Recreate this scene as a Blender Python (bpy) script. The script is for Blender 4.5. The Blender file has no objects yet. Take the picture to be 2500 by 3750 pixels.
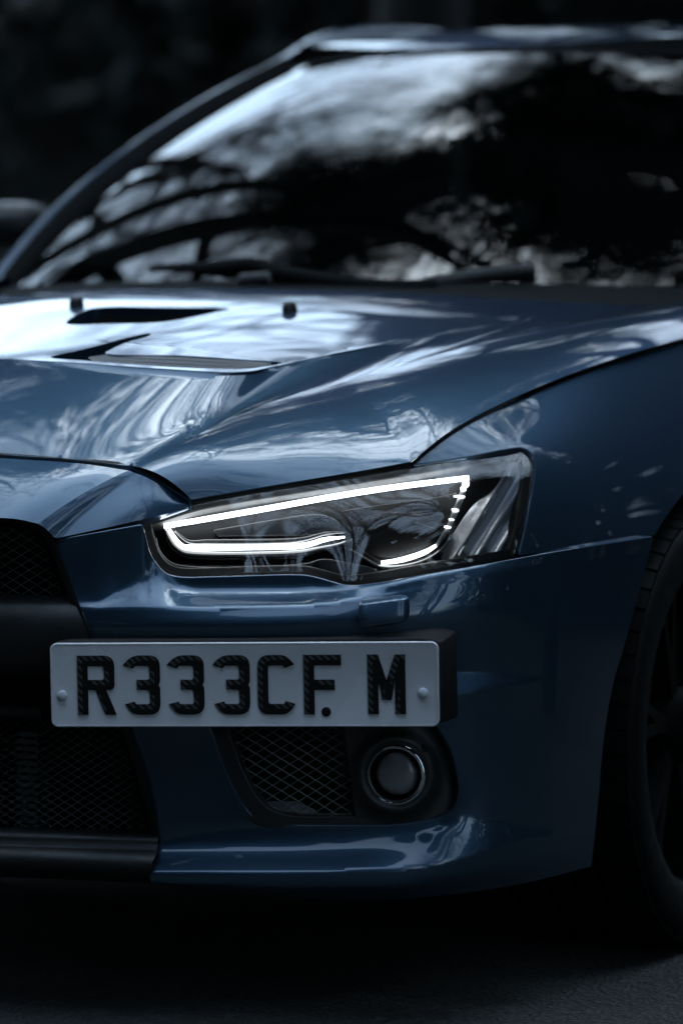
import bpy, bmesh, math, random
import numpy as np
from mathutils import Vector, Matrix
from mathutils.geometry import delaunay_2d_cdt

# ------------------------------------------------------------------ camera, world, light
SC = bpy.context.scene
COL = SC.collection
PSI, PIT, U0, W0, HC, FPX = .44, .0621, .6264, -5.2271, 1.0, 14062.0
cp, sp, ct, st = math.cos(PSI), math.sin(PSI), math.cos(PIT), math.sin(PIT)
CR = np.array([cp, sp, 0.]); CF = np.array([-sp*ct, cp*ct, -st]); CU = np.array([-sp*st, cp*st, ct])
CC = U0*np.array([cp, sp, 0]) + W0*np.array([-sp, cp, 0]) + np.array([0, 0, HC])

camd = bpy.data.cameras.new('camera'); cam = bpy.data.objects.new('camera', camd); COL.objects.link(cam)
camd.sensor_fit = 'HORIZONTAL'; camd.sensor_width = 24.0; camd.lens = FPX/2500*24.0
camd.clip_start = .1; camd.clip_end = 2000
M = Matrix(((CR[0], CU[0], -CF[0], CC[0]), (CR[1], CU[1], -CF[1], CC[1]), (CR[2], CU[2], -CF[2], CC[2]), (0, 0, 0, 1)))
cam.matrix_world = M
camd.dof.use_dof = True; camd.dof.focus_distance = 5.17; camd.dof.aperture_fstop = 2.6
camd.dof.aperture_blades = 9
SC.camera = cam

W = bpy.data.worlds.new('World'); SC.world = W; W.use_nodes = True
nt = W.node_tree; nt.nodes.clear()
sky = nt.nodes.new('ShaderNodeTexSky'); sky.sky_type = 'NISHITA'; sky.sun_disc = False
SUN_EL, SUN_AZ = 63.0, -8.0
sky.sun_elevation = math.radians(SUN_EL); sky.sun_rotation = math.radians(SUN_AZ)
sky.air_density = 1.3; sky.dust_density = 3.5; sky.ozone_density = 1.5
hs = nt.nodes.new('ShaderNodeHueSaturation'); hs.inputs['Saturation'].default_value = .45
bg = nt.nodes.new('ShaderNodeBackground'); bg.inputs['Strength'].default_value = .15
wo = nt.nodes.new('ShaderNodeOutputWorld')
nt.links.new(sky.outputs[0], hs.inputs['Color']); tint = nt.nodes.new('ShaderNodeMix'); tint.data_type = 'RGBA'; tint.blend_type = 'MULTIPLY'; tint.inputs[0].default_value = 1.0; tint.inputs[7].default_value = (.76, .96, 1.13, 1)
nt.links.new(hs.outputs[0], tint.inputs[6]); nt.links.new(tint.outputs[2], bg.inputs[0]); nt.links.new(bg.outputs[0], wo.inputs[0])

sund = bpy.data.lights.new('sun', 'SUN'); sun = bpy.data.objects.new('sun', sund); COL.objects.link(sun)
sund.energy = .5; sund.angle = math.radians(40); sund.color = (.86, .94, 1.0)
az, el = math.radians(SUN_AZ), math.radians(SUN_EL)
sdir = Vector((math.sin(az)*math.cos(el), math.cos(az)*math.cos(el), math.sin(el)))   # towards the sun
sun.rotation_euler = sdir.to_track_quat('Z', 'Y').to_euler()

SC.view_settings.view_transform = 'Standard'; SC.view_settings.look = 'None'
SC.view_settings.gamma = 1.0; SC.view_settings.use_curve_mapping = False
SC.view_settings.exposure = 1.8
SC.cycles.max_bounces = 8; SC.cycles.glossy_bounces = 5; SC.cycles.diffuse_bounces = 2; SC.cycles.transparent_max_bounces = 16
SC.cycles.transmission_bounces = 6; SC.cycles.caustics_reflective = False; SC.cycles.caustics_refractive = False
SC.cycles.use_denoising = True; SC.cycles.sample_clamp_indirect = 4.0

# ------------------------------------------------------------------ pixel rays and small maths
def ray(px, py):
    px = np.asarray(px, float); py = np.asarray(py, float)
    return CF + np.multiply.outer((px-1250)/FPX, CR) + np.multiply.outer((1875-py)/FPX, CU)
def at(px, py, Y=None, X=None, Z=None):
    d = ray(px, py)
    if Y is not None: t = (np.asarray(Y)-CC[1])/d[..., 1]
    elif X is not None: t = (np.asarray(X)-CC[0])/d[..., 0]
    else: t = (np.asarray(Z)-CC[2])/d[..., 2]
    return CC + np.asarray(t)[..., None]*d if np.ndim(t) else CC + t*d
def natspline(x, y):
    x = np.asarray(x, float); y = np.asarray(y, float); n = len(x)
    if n == 2: return lambda q: y[0] + (np.asarray(q)-x[0])*(y[1]-y[0])/(x[1]-x[0])
    h = np.diff(x); A = np.eye(n); b = np.zeros(n)
    for i in range(1, n-1):
        A[i, i-1] = h[i-1]; A[i, i] = 2*(h[i-1]+h[i]); A[i, i+1] = h[i]
        b[i] = 6*((y[i+1]-y[i])/h[i]-(y[i]-y[i-1])/h[i-1])
    m = np.linalg.solve(A, b)
    def f(q):
        q = np.asarray(q, float); i = np.clip(np.searchsorted(x, q)-1, 0, n-2)
        qq = np.clip(q, x[0], x[-1]); a = (x[i+1]-qq); c = (qq-x[i]); hh = h[i]
        v = m[i]*a**3/(6*hh)+m[i+1]*c**3/(6*hh)+(y[i]/hh-m[i]*hh/6)*a+(y[i+1]/hh-m[i+1]*hh/6)*c
        s0 = (y[1]-y[0])/h[0]-h[0]*(2*m[0]+m[1])/6; s1 = (y[-1]-y[-2])/h[-1]+h[-1]*(2*m[-1]+m[-2])/6
        return v + np.where(q < x[0], (q-x[0])*s0, 0) + np.where(q > x[-1], (q-x[-1])*s1, 0)
    return f
def pchip(x, y):
    x = np.asarray(x, float); y = np.asarray(y, float); h = np.diff(x); d = np.diff(y)/h; n = len(x)
    m = np.zeros(n); m[0] = d[0]; m[-1] = d[-1]
    for i in range(1, n-1):
        if d[i-1]*d[i] > 0: m[i] = 3*(h[i-1]+h[i])/((2*h[i]+h[i-1])/d[i-1]+(h[i]+2*h[i-1])/d[i])
    def f(q):
        q = np.asarray(q, float); i = np.clip(np.searchsorted(x, q)-1, 0, n-2)
        t = (np.clip(q, x[0], x[-1])-x[i])/h[i]
        v = (2*t**3-3*t*t+1)*y[i]+(t**3-2*t*t+t)*h[i]*m[i]+(3*t*t-2*t**3)*y[i+1]+(t**3-t*t)*h[i]*m[i+1]
        return v + np.where(q < x[0], (q-x[0])*m[0], 0)+np.where(q > x[-1], (q-x[-1])*m[-1], 0)
    return f
def crom(P, per=12, closed=False):
    """centripetal Catmull-Rom through points"""
    P = np.asarray(P, float); n = len(P)
    if n == 2:
        return P[0]+np.linspace(0, 1, per+1)[:, None]*(P[1]-P[0])
    ext = np.vstack([P[-1], P, P[0], P[1]]) if closed else np.vstack([2*P[0]-P[1], P, 2*P[-1]-P[-2]])
    out = []
    for i in range(n if closed else n-1):
        a, b, c, d = ext[i:i+4]
        t0 = 0; t1 = t0+max(np.linalg.norm(b-a), 1e-9)**.5; t2 = t1+max(np.linalg.norm(c-b), 1e-9)**.5; t3 = t2+max(np.linalg.norm(d-c), 1e-9)**.5
        for t in np.linspace(t1, t2, per, endpoint=False):
            A1 = (t1-t)/(t1-t0)*a+(t-t0)/(t1-t0)*b; A2 = (t2-t)/(t2-t1)*b+(t-t1)/(t2-t1)*c; A3 = (t3-t)/(t3-t2)*c+(t-t2)/(t3-t2)*d
            B1 = (t2-t)/(t2-t0)*A1+(t-t0)/(t2-t0)*A2; B2 = (t3-t)/(t3-t1)*A2+(t-t1)/(t3-t1)*A3
            out.append((t2-t)/(t2-t1)*B1+(t-t1)/(t2-t1)*B2)
    if not closed: out.append(P[-1])
    return np.array(out)
def outline(pts, step=8):
    """closed outline in pixels; a point with a third value is a sharp corner"""
    n = len(pts); cs = [i for i, p in enumerate(pts) if len(p) > 2]
    if not cs: c = crom([p[:2] for p in pts], 14, True)
    else:
        c = []
        for a, b in zip(cs, cs[1:]+[cs[0]+n]):
            seg = [pts[k % n][:2] for k in range(a, b+1)]
            c.extend(crom(seg, 14)[:-1])
        c = np.array(c)
    d = np.r_[0, np.cumsum(np.linalg.norm(np.diff(np.vstack([c, c[:1]]), axis=0), axis=1))]
    c = np.vstack([c, c[:1]]); cd = []
    m = max(8, int(d[-1]/step)); q = np.linspace(0, d[-1], m, endpoint=False)
    return np.stack([np.interp(q, d, c[:, 0]), np.interp(q, d, c[:, 1])], 1)
def inside(poly, P):
    x, y = P[:, 0], P[:, 1]; r = np.zeros(len(P), bool); n = len(poly)
    for i in range(n):
        x1, y1 = poly[i]; x2, y2 = poly[(i+1) % n]
        c = ((y1 > y) != (y2 > y)); 
        with np.errstate(divide='ignore', invalid='ignore'):
            r ^= c & (x < (x2-x1)*(y-y1)/(y2-y1+1e-30)+x1)
    return r
def polydist(poly, P, closed=True):
    best = np.full(len(P), 1e9); n = len(poly)
    for i in range(n if closed else n-1):
        a = poly[i]; b = poly[(i+1) % n]; ab = b-a
        t = np.clip(((P-a)@ab)/max(ab@ab, 1e-12), 0, 1); d = np.linalg.norm(P-(a+t[:, None]*ab), axis=1)
        best = np.minimum(best, d)
    return best
class TPS:
    def __init__(s, pts, reg=0.0):
        p = np.asarray(pts, float); s.c = p[:, :2]/500; n = len(p)
        K = s.k(s.c, s.c)+reg*np.eye(n); Q = np.c_[np.ones(n), s.c]
        A = np.block([[K, Q], [Q.T, np.zeros((3, 3))]]); s.w = np.linalg.solve(A, np.r_[p[:, 2], 0, 0, 0])
    def k(s, a, b):
        r2 = ((a[:, None]-b[None])**2).sum(-1); return .5*r2*np.log(r2+1e-12)
    def __call__(s, px, py):
        q = np.stack([np.ravel(px), np.ravel(py)], 1)/500
        v = s.k(q, s.c)@s.w[:-3]+np.c_[np.ones(len(q)), q]@s.w[-3:]
        return v.reshape(np.shape(px))

# ------------------------------------------------------------------ materials
MATS = {}
def mat(name, col=(.5, .5, .5), rough=.5, metal=0., coat=0., coat_rough=.03, spec=.5, emit=None, estr=0.):
    m = bpy.data.materials.new(name); m.use_nodes = True; b = m.node_tree.nodes['Principled BSDF']
    b.inputs['Base Color'].default_value = (*col, 1); b.inputs['Roughness'].default_value = rough
    b.inputs['Metallic'].default_value = metal; b.inputs['Coat Weight'].default_value = coat
    b.inputs['Coat Roughness'].default_value = coat_rough; b.inputs['Specular IOR Level'].default_value = spec
    if emit: b.inputs['Emission Color'].default_value = (*emit, 1); b.inputs['Emission Strength'].default_value = estr
    MATS[name] = m; return m
def noise_rough(m, scale, lo, hi, bump=0., bscale=None, col=None, detail=4):
    n = m.node_tree; b = n.nodes['Principled BSDF']; tc = n.nodes.new('ShaderNodeTexCoord')
    t = n.nodes.new('ShaderNodeTexNoise'); t.inputs['Scale'].default_value = scale; t.inputs['Detail'].default_value = detail
    n.links.new(tc.outputs['Object'], t.inputs['Vector'])
    mr = n.nodes.new('ShaderNodeMapRange'); mr.inputs['From Min'].default_value = .3; mr.inputs['From Max'].default_value = .7
    mr.inputs['To Min'].default_value = lo; mr.inputs['To Max'].default_value = hi
    n.links.new(t.outputs['Fac'], mr.inputs['Value']); n.links.new(mr.outputs[0], b.inputs['Roughness'])
    if bump:
        t2 = n.nodes.new('ShaderNodeTexNoise'); t2.inputs['Scale'].default_value = bscale or scale; t2.inputs['Detail'].default_value = detail
        n.links.new(tc.outputs['Object'], t2.inputs['Vector'])
        bp = n.nodes.new('ShaderNodeBump'); bp.inputs['Strength'].default_value = bump; bp.inputs['Distance'].default_value = .002
        n.links.new(t2.outputs['Fac'], bp.inputs['Height']); n.links.new(bp.outputs[0], b.inputs['Normal'])
    if col:
        cr = n.nodes.new('ShaderNodeValToRGB'); cr.color_ramp.elements[0].color = (*col[0], 1); cr.color_ramp.elements[1].color = (*col[1], 1)
        cr.color_ramp.elements[0].position = .3; cr.color_ramp.elements[1].position = .7
        n.links.new(t.outputs['Fac'], cr.inputs[0]); n.links.new(cr.outputs[0], b.inputs['Base Color'])
    return m
paint = mat('blue_paint', (.032, .064, .100), .40, .7, 1.0, .012, .5)
def paint_nodes():
    n = paint.node_tree; b = n.nodes['Principled BSDF']; b.inputs['Specular Tint'].default_value = (.12, .25, .38, 1); tc = n.nodes.new('ShaderNodeTexCoord')
    v = n.nodes.new('ShaderNodeTexNoise'); v.inputs['Scale'].default_value = 1500; v.inputs['Detail'].default_value = 1
    n.links.new(tc.outputs['Object'], v.inputs['Vector'])
    bp = n.nodes.new('ShaderNodeBump'); bp.inputs['Strength'].default_value = .25; bp.inputs['Distance'].default_value = .0004
    n.links.new(v.outputs['Fac'], bp.inputs['Height']); n.links.new(bp.outputs[0], b.inputs['Normal'])
    dn = n.nodes.new('ShaderNodeTexNoise'); dn.inputs['Scale'].default_value = 5; dn.inputs['Detail'].default_value = 8; n.links.new(tc.outputs['Object'], dn.inputs['Vector'])
    dm = n.nodes.new('ShaderNodeMapRange'); dm.inputs['From Min'].default_value = .4; dm.inputs['From Max'].default_value = .75; dm.inputs['To Min'].default_value = .008; dm.inputs['To Max'].default_value = .05; n.links.new(dn.outputs['Fac'], dm.inputs[0]); n.links.new(dm.outputs[0], b.inputs['Coat Roughness'])
    o = n.nodes.new('ShaderNodeTexNoise'); o.inputs['Scale'].default_value = 240; o.inputs['Detail'].default_value = 1
    n.links.new(tc.outputs['Object'], o.inputs['Vector'])
    bo = n.nodes.new('ShaderNodeBump'); bo.inputs['Strength'].default_value = .010; bo.inputs['Distance'].default_value = .001
    n.links.new(o.outputs['Fac'], bo.inputs['Height']); n.links.new(bo.outputs[0], b.inputs['Coat Normal'])
paint_nodes()
plastic = noise_rough(mat('black_plastic', (.010, .012, .012), .45), 60, .38, .55, .15, 900)
gloss_black = mat('gloss_black', (.006, .007, .007), .12, 0, .6, .03)
rubber = noise_rough(mat('rubber_black', (.012, .013, .013), .6), 30, .5, .7)
void = mat('engine_bay_black', (.004, .005, .005), .9)
tyre_m = noise_rough(mat('tyre_rubber', (.0035, .005, .005), .75, spec=.12), 40, .5, .75, .2, 300)
rim_m = mat('dark_rim', (.003, .004, .004), .6, 0., 0, spec=.06)
chrome = mat('chrome', (.75, .76, .78), .06, 1.)
alu = mat('dull_aluminium', (.10, .11, .11), .4, .9)
wire_m = mat('mesh_wire', (.12, .14, .14), .45, .1)
white_plate = noise_rough(mat('plate_white', (.62, .64, .68), .25, 0, .6, .05), 9, .2, .3, col=((.66, .66, .68), (.74, .74, .76)))
screw_m = mat('screw_cap_white', (.72, .74, .78), .35)
led = mat('led_light_guide', (.9, .93, .97), .15, emit=(.93, .97, 1.), estr=2.4)
def glass(name, tint, ior=1.5, rough=0.0, glossmul=1.0):
    m = bpy.data.materials.new(name); m.use_nodes = True; n = m.node_tree; n.nodes.clear()
    o = n.nodes.new('ShaderNodeOutputMaterial'); mx = n.nodes.new('ShaderNodeMixShader'); fr = n.nodes.new('ShaderNodeFresnel')
    fr.inputs['IOR'].default_value = ior
    t = n.nodes.new('ShaderNodeBsdfTransparent'); t.inputs[0].default_value = (*tint, 1)
    g = n.nodes.new('ShaderNodeBsdfGlossy'); g.inputs['Roughness'].default_value = rough
    n.links.new(fr.outputs[0], mx.inputs[0]); n.links.new(t.outputs[0], mx.inputs[1]); n.links.new(g.outputs[0], mx.inputs[2]); n.links.new(mx.outputs[0], o.inputs[0])
    MATS[name] = m; return m
lens_glass = glass('clear_lens', (.93, .95, .96), 1.8)
screen_glass = glass('tinted_windscreen', (.25, .3, .3), 1.72)
carbon = mat('carbon_weave', (.02, .022, .022), .45, 0, .1, .1, .3)
def carbon_nodes():
    n = carbon.node_tree; b = n.nodes['Principled BSDF']; tc = n.nodes.new('ShaderNodeTexCoord')
    mp = n.nodes.new('ShaderNodeMapping'); mp.inputs['Rotation'].default_value = (0, 0, 0)
    w = n.nodes.new('ShaderNodeTexWave'); w.inputs['Scale'].default_value = 62; w.inputs['Distortion'].default_value = .4; w.bands_direction = 'DIAGONAL'
    mp.inputs['Scale'].default_value = (1, 1, 0.0)
    n.links.new(tc.outputs['Object'], mp.inputs[0]); n.links.new(mp.outputs[0], w.inputs['Vector'])
    cr = n.nodes.new('ShaderNodeValToRGB'); cr.color_ramp.elements[0].color = (.006, .007, .007, 1); cr.color_ramp.elements[1].color = (.075, .08, .08, 1)
    cr.color_ramp.elements[0].position = .45; cr.color_ramp.elements[1].position = .8
    n.links.new(w.outputs['Fac'], cr.inputs[0]); n.links.new(cr.outputs[0], b.inputs['Base Color'])
carbon_nodes()

# ------------------------------------------------------------------ object helpers
def link(o, parent=None):
    COL.objects.link(o)
    if parent is not None: o.parent = parent
    return o
def empty(name, label=None, cat=None, loc=(0, 0, 0), group=None):
    o = bpy.data.objects.new(name, None); o.location = loc; o.empty_display_size = .1; COL.objects.link(o)
    if label: o['label'] = label
    if cat: o['category'] = cat
    if group: o['group'] = group
    return o
def mk(name, V, F, material, parent=None, smooth=True, normals=None, mats=None, midx=None):
    me = bpy.data.meshes.new(name)
    me.from_pydata([tuple(map(float, v)) for v in V], [], [tuple(int(i) for i in f) for f in F])
    for m in (mats or [material]): me.materials.append(m)
    if midx is not None: me.polygons.foreach_set('material_index', np.asarray(midx, np.int32))
    me.polygons.foreach_set('use_smooth', np.full(len(me.polygons), bool(smooth)))
    me.update()
    if normals is not None:
        me.normals_split_custom_set_from_vertices([tuple(map(float, n)) for n in normals])
    return link(bpy.data.objects.new(name, me), parent)
def smooth_angle(o, deg):
    me = o.data; bm = bmesh.new(); bm.from_mesh(me)
    for e in bm.edges:
        if len(e.link_faces) == 2 and e.calc_face_angle(0) > math.radians(deg): e.smooth = False
    bm.to_mesh(me); bm.free(); return o
def mirrored(V, F, N=None):
    n = len(V); V2 = V*np.array([-1, 1, 1]); F2 = [tuple(i+n for i in f[::-1]) for f in F]
    VV = np.vstack([V, V2]); FF = list(map(tuple, F))+F2
    NN = None if N is None else np.vstack([N, N*np.array([-1, 1, 1])])
    return VV, FF, NN

def trim(outl, holes, P3, spacing=14, lines=(), hem=.0022, depth=.022, eps=3., xmin=None):
    """trimmed panel over pixel space. P3(px,py)->3D. returns V,F,N with rolled hem"""
    loops = [outl]+list(holes)
    pts = []; edges = []
    for L in loops:
        s = len(pts); pts.extend(L.tolist()); m = len(L)
        edges += [(s+i, s+(i+1) % m) for i in range(m)]
    for L in lines:
        s = len(pts); ins = inside(outl, L) & (polydist(outl, L) > spacing*.35)
        for h in holes: ins &= ~inside(h, L) & (polydist(h, L) > spacing*.35)
        k = -1
        for i in range(len(L)):
            if ins[i]:
                pts.append(L[i].tolist())
                if k == i-1 and k >= 0: edges.append((len(pts)-2, len(pts)-1))
                k = i
    nb = len(pts)
    lo, hi = outl.min(0), outl.max(0); sy = spacing*.866
    G = []
    for j, y in enumerate(np.arange(lo[1], hi[1], sy)):
        xs = np.arange(lo[0]+(j % 2)*spacing/2, hi[0], spacing); G.append(np.stack([xs, np.full_like(xs, y)], 1))
    G = np.vstack(G); k = inside(outl, G)
    for h in holes: k &= ~inside(h, G)
    G = G[k]; d = polydist(outl, G)
    for h in holes: d = np.minimum(d, polydist(h, G))
    for L in lines: d = np.minimum(d, polydist(L, G, False))
    G = G[d > spacing*.45]
    allp = np.vstack([np.array(pts), G])
    v, e, f, ov, oe, of = delaunay_2d_cdt([Vector(p) for p in allp], edges, [], 0, 1e-6)
    v = np.array([tuple(p) for p in v]); tri = np.array([t for t in f if len(t) == 3])
    c = v[tri].mean(1); k = inside(outl, c)
    for h in holes: k &= ~inside(h, c)
    tri = tri[k]
    used = np.unique(tri); remap = -np.ones(len(v), int); remap[used] = np.arange(len(used)); v = v[used]; tri = remap[tri]
    a = v[tri]; area = (a[:, 1, 0]-a[:, 0, 0])*(a[:, 2, 1]-a[:, 0, 1])-(a[:, 1, 1]-a[:, 0, 1])*(a[:, 2, 0]-a[:, 0, 0])
    tri[area > 0] = tri[area > 0][:, ::-1]     # image y points down: this winding faces the viewer
    def nrm(q):
        dx = P3(q[:, 0]+eps, q[:, 1])-P3(q[:, 0]-eps, q[:, 1]); dy = P3(q[:, 0], q[:, 1]-eps)-P3(q[:, 0], q[:, 1]+eps)
        n = np.cross(dx, dy); return n/np.linalg.norm(n, axis=1)[:, None]
    V = P3(v[:, 0], v[:, 1]); N = nrm(v)
    # boundary
    ed = {}
    for t in tri:
        for i in range(3):
            ed[(t[i], t[(i+1) % 3])] = 1
    bd = [(i, j) for (i, j) in ed if (j, i) not in ed]
    nxt = dict(bd); F = [tuple(t) for t in tri]
    if hem:
        bv = sorted({i for i, j in bd}); idx = {b: k for k, b in enumerate(bv)}
        out2 = np.zeros((len(bv), 2))
        for i, j in bd:
            dd = v[j]-v[i]; l = np.linalg.norm(dd)+1e-9; o = np.array([dd[1], -dd[0]])/l   # outward (image frame, this winding)
            out2[idx[i]] += o; out2[idx[j]] += o
        out2 /= np.linalg.norm(out2, axis=1)[:, None]+1e-9
        b0 = v[bv]; B = V[bv]; NB = N[bv]
        # choose the sign that really leaves the panel
        test = b0+out2*3; isin = inside(outl, test)
        for h in holes: isin &= ~inside(h, test)
        out2[isin] *= -1
        o3 = P3(b0[:, 0]+out2[:, 0]*eps, b0[:, 1]+out2[:, 1]*eps)-B
        o3 -= (o3*NB).sum(1)[:, None]*NB; o3 /= np.linalg.norm(o3, axis=1)[:, None]+1e-12
        prev = np.array(bv); VV = [V]; NN = [N]; base = len(V)
        for aa, dd in ((30, 0), (60, 0), (90, 0), (90, depth)):
            a_ = math.radians(aa)
            ring = B+o3*hem*math.sin(a_)-NB*(hem*(1-math.cos(a_))+dd)
            rn = o3*math.sin(a_)+NB*math.cos(a_)
            VV.append(ring); NN.append(rn); cur = base+np.arange(len(bv)); base += len(bv)
            for i, j in bd:
                F.append((prev[idx[i]], cur[idx[i]], cur[idx[j]], prev[idx[j]])) 
            prev = cur
        V = np.vstack(VV); N = np.vstack(NN)
    return V, F, N
def clipx0(V, F, N):
    """keep x>=0 (snap the cut to the centre plane)"""
    bm = bmesh.new(); vs = [bm.verts.new(p) for p in V]
    for f in F:
        try: bm.faces.new([vs[i] for i in f])
        except ValueError: pass
    bmesh.ops.bisect_plane(bm, geom=bm.verts[:]+bm.edges[:]+bm.faces[:], plane_co=(0, 0, 0), plane_no=(1, 0, 0), clear_inner=True)
    bm.verts.index_update(); V2 = np.array([v.co[:] for v in bm.verts]); F2 = [tuple(v.index for v in f.verts) for f in bm.faces]; bm.free()
    return V2, F2
def grid(curves, close_u=False):
    """list of equally sampled curves (rows) -> V,F"""
    A = np.array(curves); r, c, _ = A.shape; V = A.reshape(-1, 3); F = []
    for i in range(r-1):
        for j in range(c-1):
            F.append((i*c+j, i*c+j+1, (i+1)*c+j+1, (i+1)*c+j))
        if close_u: F.append((i*c+c-1, i*c, (i+1)*c, (i+1)*c+c-1))
    return V, F
def loft2(A, B, n, bulge=0., up=(0, 0, 1), shape=None):
    A = np.asarray(A); B = np.asarray(B); rows = []
    for k in range(n+1):
        t = k/n; s = 4*t*(1-t) if shape is None else shape(t)
        rows.append(A*(1-t)+B*t+np.asarray(up)*bulge*s)
    return rows
def resample(P, n):
    P = np.asarray(P); d = np.r_[0, np.cumsum(np.linalg.norm(np.diff(P, axis=0), axis=1))]; q = np.linspace(0, d[-1], n)
    return np.stack([np.interp(q, d, P[:, k]) for k in range(P.shape[1])], 1)
def tube(path, rad, sides=8, caps=True):
    P = np.asarray(path, float); n = len(P); rad = np.broadcast_to(np.asarray(rad, float), (n,))
    T = np.gradient(P, axis=0); T /= np.linalg.norm(T, axis=1)[:, None]+1e-12
    ref = np.array([0, 0, 1.]) if abs(T[0, 2]) < .9 else np.array([1., 0, 0]); V = []; F = []
    u = np.cross(ref, T[0]); u /= np.linalg.norm(u)
    for i in range(n):
        u = u-(u@T[i])*T[i]; u /= np.linalg.norm(u)+1e-12; w = np.cross(T[i], u)
        for k in range(sides):
            a = 2*math.pi*k/sides; V.append(P[i]+rad[i]*(u*math.cos(a)+w*math.sin(a)))
    for i in range(n-1):
        for k in range(sides):
            k2 = (k+1) % sides; F.append((i*sides+k, i*sides+k2, (i+1)*sides+k2, (i+1)*sides+k))
    if caps: F.append(tuple(range(sides))[::-1]); F.append(tuple((n-1)*sides+k for k in range(sides)))
    return np.array(V), F
class MB:
    def __init__(s): s.V = []; s.F = []
    def add(s, V, F):
        b = len(s.V); s.V.extend([tuple(map(float, v)) for v in V]); s.F.extend([tuple(i+b for i in f) for f in F]); return s
    def box(s, c, h, R=None):
        P = np.array([[x, y, z] for x in (-1, 1) for y in (-1, 1) for z in (-1, 1)], float)*np.array(h)
        if R is not None: P = P@np.asarray(R).T
        return s.add(P+np.array(c), [(0, 1, 3, 2), (4, 6, 7, 5), (0, 4, 5, 1), (2, 3, 7, 6), (0, 2, 6, 4), (1, 5, 7, 3)])
    def mirror(s):
        V = np.array(s.V); n = len(V); s.V.extend(map(tuple, V*np.array([-1, 1, 1]))); s.F.extend([tuple(i+n for i in f[::-1]) for f in list(s.F)]); return s
    def build(s, name, m, parent=None, smooth=False): return mk(name, s.V, s.F, m, parent, smooth)
    def weld(s, name, m, parent=None, smooth=False, d=2e-4):
        """one continuous mesh: merge the two mirrored halves along the centre line"""
        o = s.build(name, m, parent, smooth); bm = bmesh.new(); bm.from_mesh(o.data); bmesh.ops.remove_doubles(bm, verts=bm.verts[:], dist=d)
        bm.to_mesh(o.data); bm.free(); return o
    def pair(s, name, m, parent=None, smooth=False): return pair(name, s.V, s.F, m, parent, smooth)
def pair(name, V, F, m, parent=None, smooth=True, normals=None):
    """the part and its twin on the other side of the car, two objects"""
    a = mk(name, V, F, m, parent, smooth, normals); V = np.asarray(V)*np.array([-1, 1, 1])
    return a, mk(name, V, [tuple(f[::-1]) for f in F], m, parent, smooth, None if normals is None else np.asarray(normals)*np.array([-1, 1, 1]))

# ------------------------------------------------------------------ ground
def ground():
    m = mat('asphalt', (.02, .022, .023), .8); n = m.node_tree; b = n.nodes['Principled BSDF']; tc = n.nodes.new('ShaderNodeTexCoord')
    v = n.nodes.new('ShaderNodeTexVoronoi'); v.inputs['Scale'].default_value = 130
    t = n.nodes.new('ShaderNodeTexNoise'); t.inputs['Scale'].default_value = 3; t.inputs['Detail'].default_value = 6
    t2 = n.nodes.new('ShaderNodeTexNoise'); t2.inputs['Scale'].default_value = 210; t2.inputs['Detail'].default_value = 2
    for k in (v, t, t2): n.links.new(tc.outputs['Object'], k.inputs['Vector'])
    cr = n.nodes.new('ShaderNodeValToRGB'); cr.color_ramp.elements[0].color = (.003, .0045, .0042, 1); cr.color_ramp.elements[1].color = (.020, .025, .023, 1)
    mx = n.nodes.new('ShaderNodeMix'); mx.data_type = 'FLOAT'; mx.inputs[0].default_value = .5
    n.links.new(t.outputs['Fac'], mx.inputs[2]); n.links.new(t2.outputs['Fac'], mx.inputs[3]); n.links.new(mx.outputs[0], cr.inputs[0])
    cr.color_ramp.elements[0].position = .42; cr.color_ramp.elements[1].position = .62
    n.links.new(cr.outputs[0], b.inputs['Base Color'])
    sep = n.nodes.new('ShaderNodeSeparateColor'); n.links.new(v.outputs['Color'], sep.inputs[0]); sm = n.nodes.new('ShaderNodeMapRange'); sm.inputs['From Min'].default_value = .55; sm.inputs['From Max'].default_value = 1.; sm.inputs['To Max'].default_value = .8; n.links.new(sep.outputs[0], sm.inputs[0])
    mc = n.nodes.new('ShaderNodeMix'); mc.data_type = 'RGBA'; mc.inputs[7].default_value = (.040, .047, .043, 1); n.links.new(sm.outputs[0], mc.inputs[0]); n.links.new(cr.outputs[0], mc.inputs[6]); n.links.new(mc.outputs[2], b.inputs['Base Color'])
    bp = n.nodes.new('ShaderNodeBump'); bp.inputs['Strength'].default_value = 1.; bp.inputs['Distance'].default_value = .008
    n.links.new(v.outputs['Distance'], bp.inputs['Height']); n.links.new(bp.outputs[0], b.inputs['Normal'])
    o = mk('road', [(-7, -60, 0), (2.6, -60, 0), (2.6, 60, 0), (-7, 60, 0)], [(0, 1, 2, 3)], m, smooth=False); o['kind'] = 'structure'
    fm = noise_rough(mat('forest_floor', (.02, .018, .012), .95), .8, .9, 1., col=((.004, .006, .006), (.011, .012, .010)))
    o = mk('ground', [(-900, -900, -.03), (900, -900, -.03), (900, 900, -.03), (-900, 900, -.03)], [(0, 1, 2, 3)], fm, smooth=False); o['kind'] = 'structure'
ground()

# ------------------------------------------------------------------ the car
CAR = empty('car', 'metallic blue saloon car with lit headlight and side-mounted white number plate', 'car')

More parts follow.
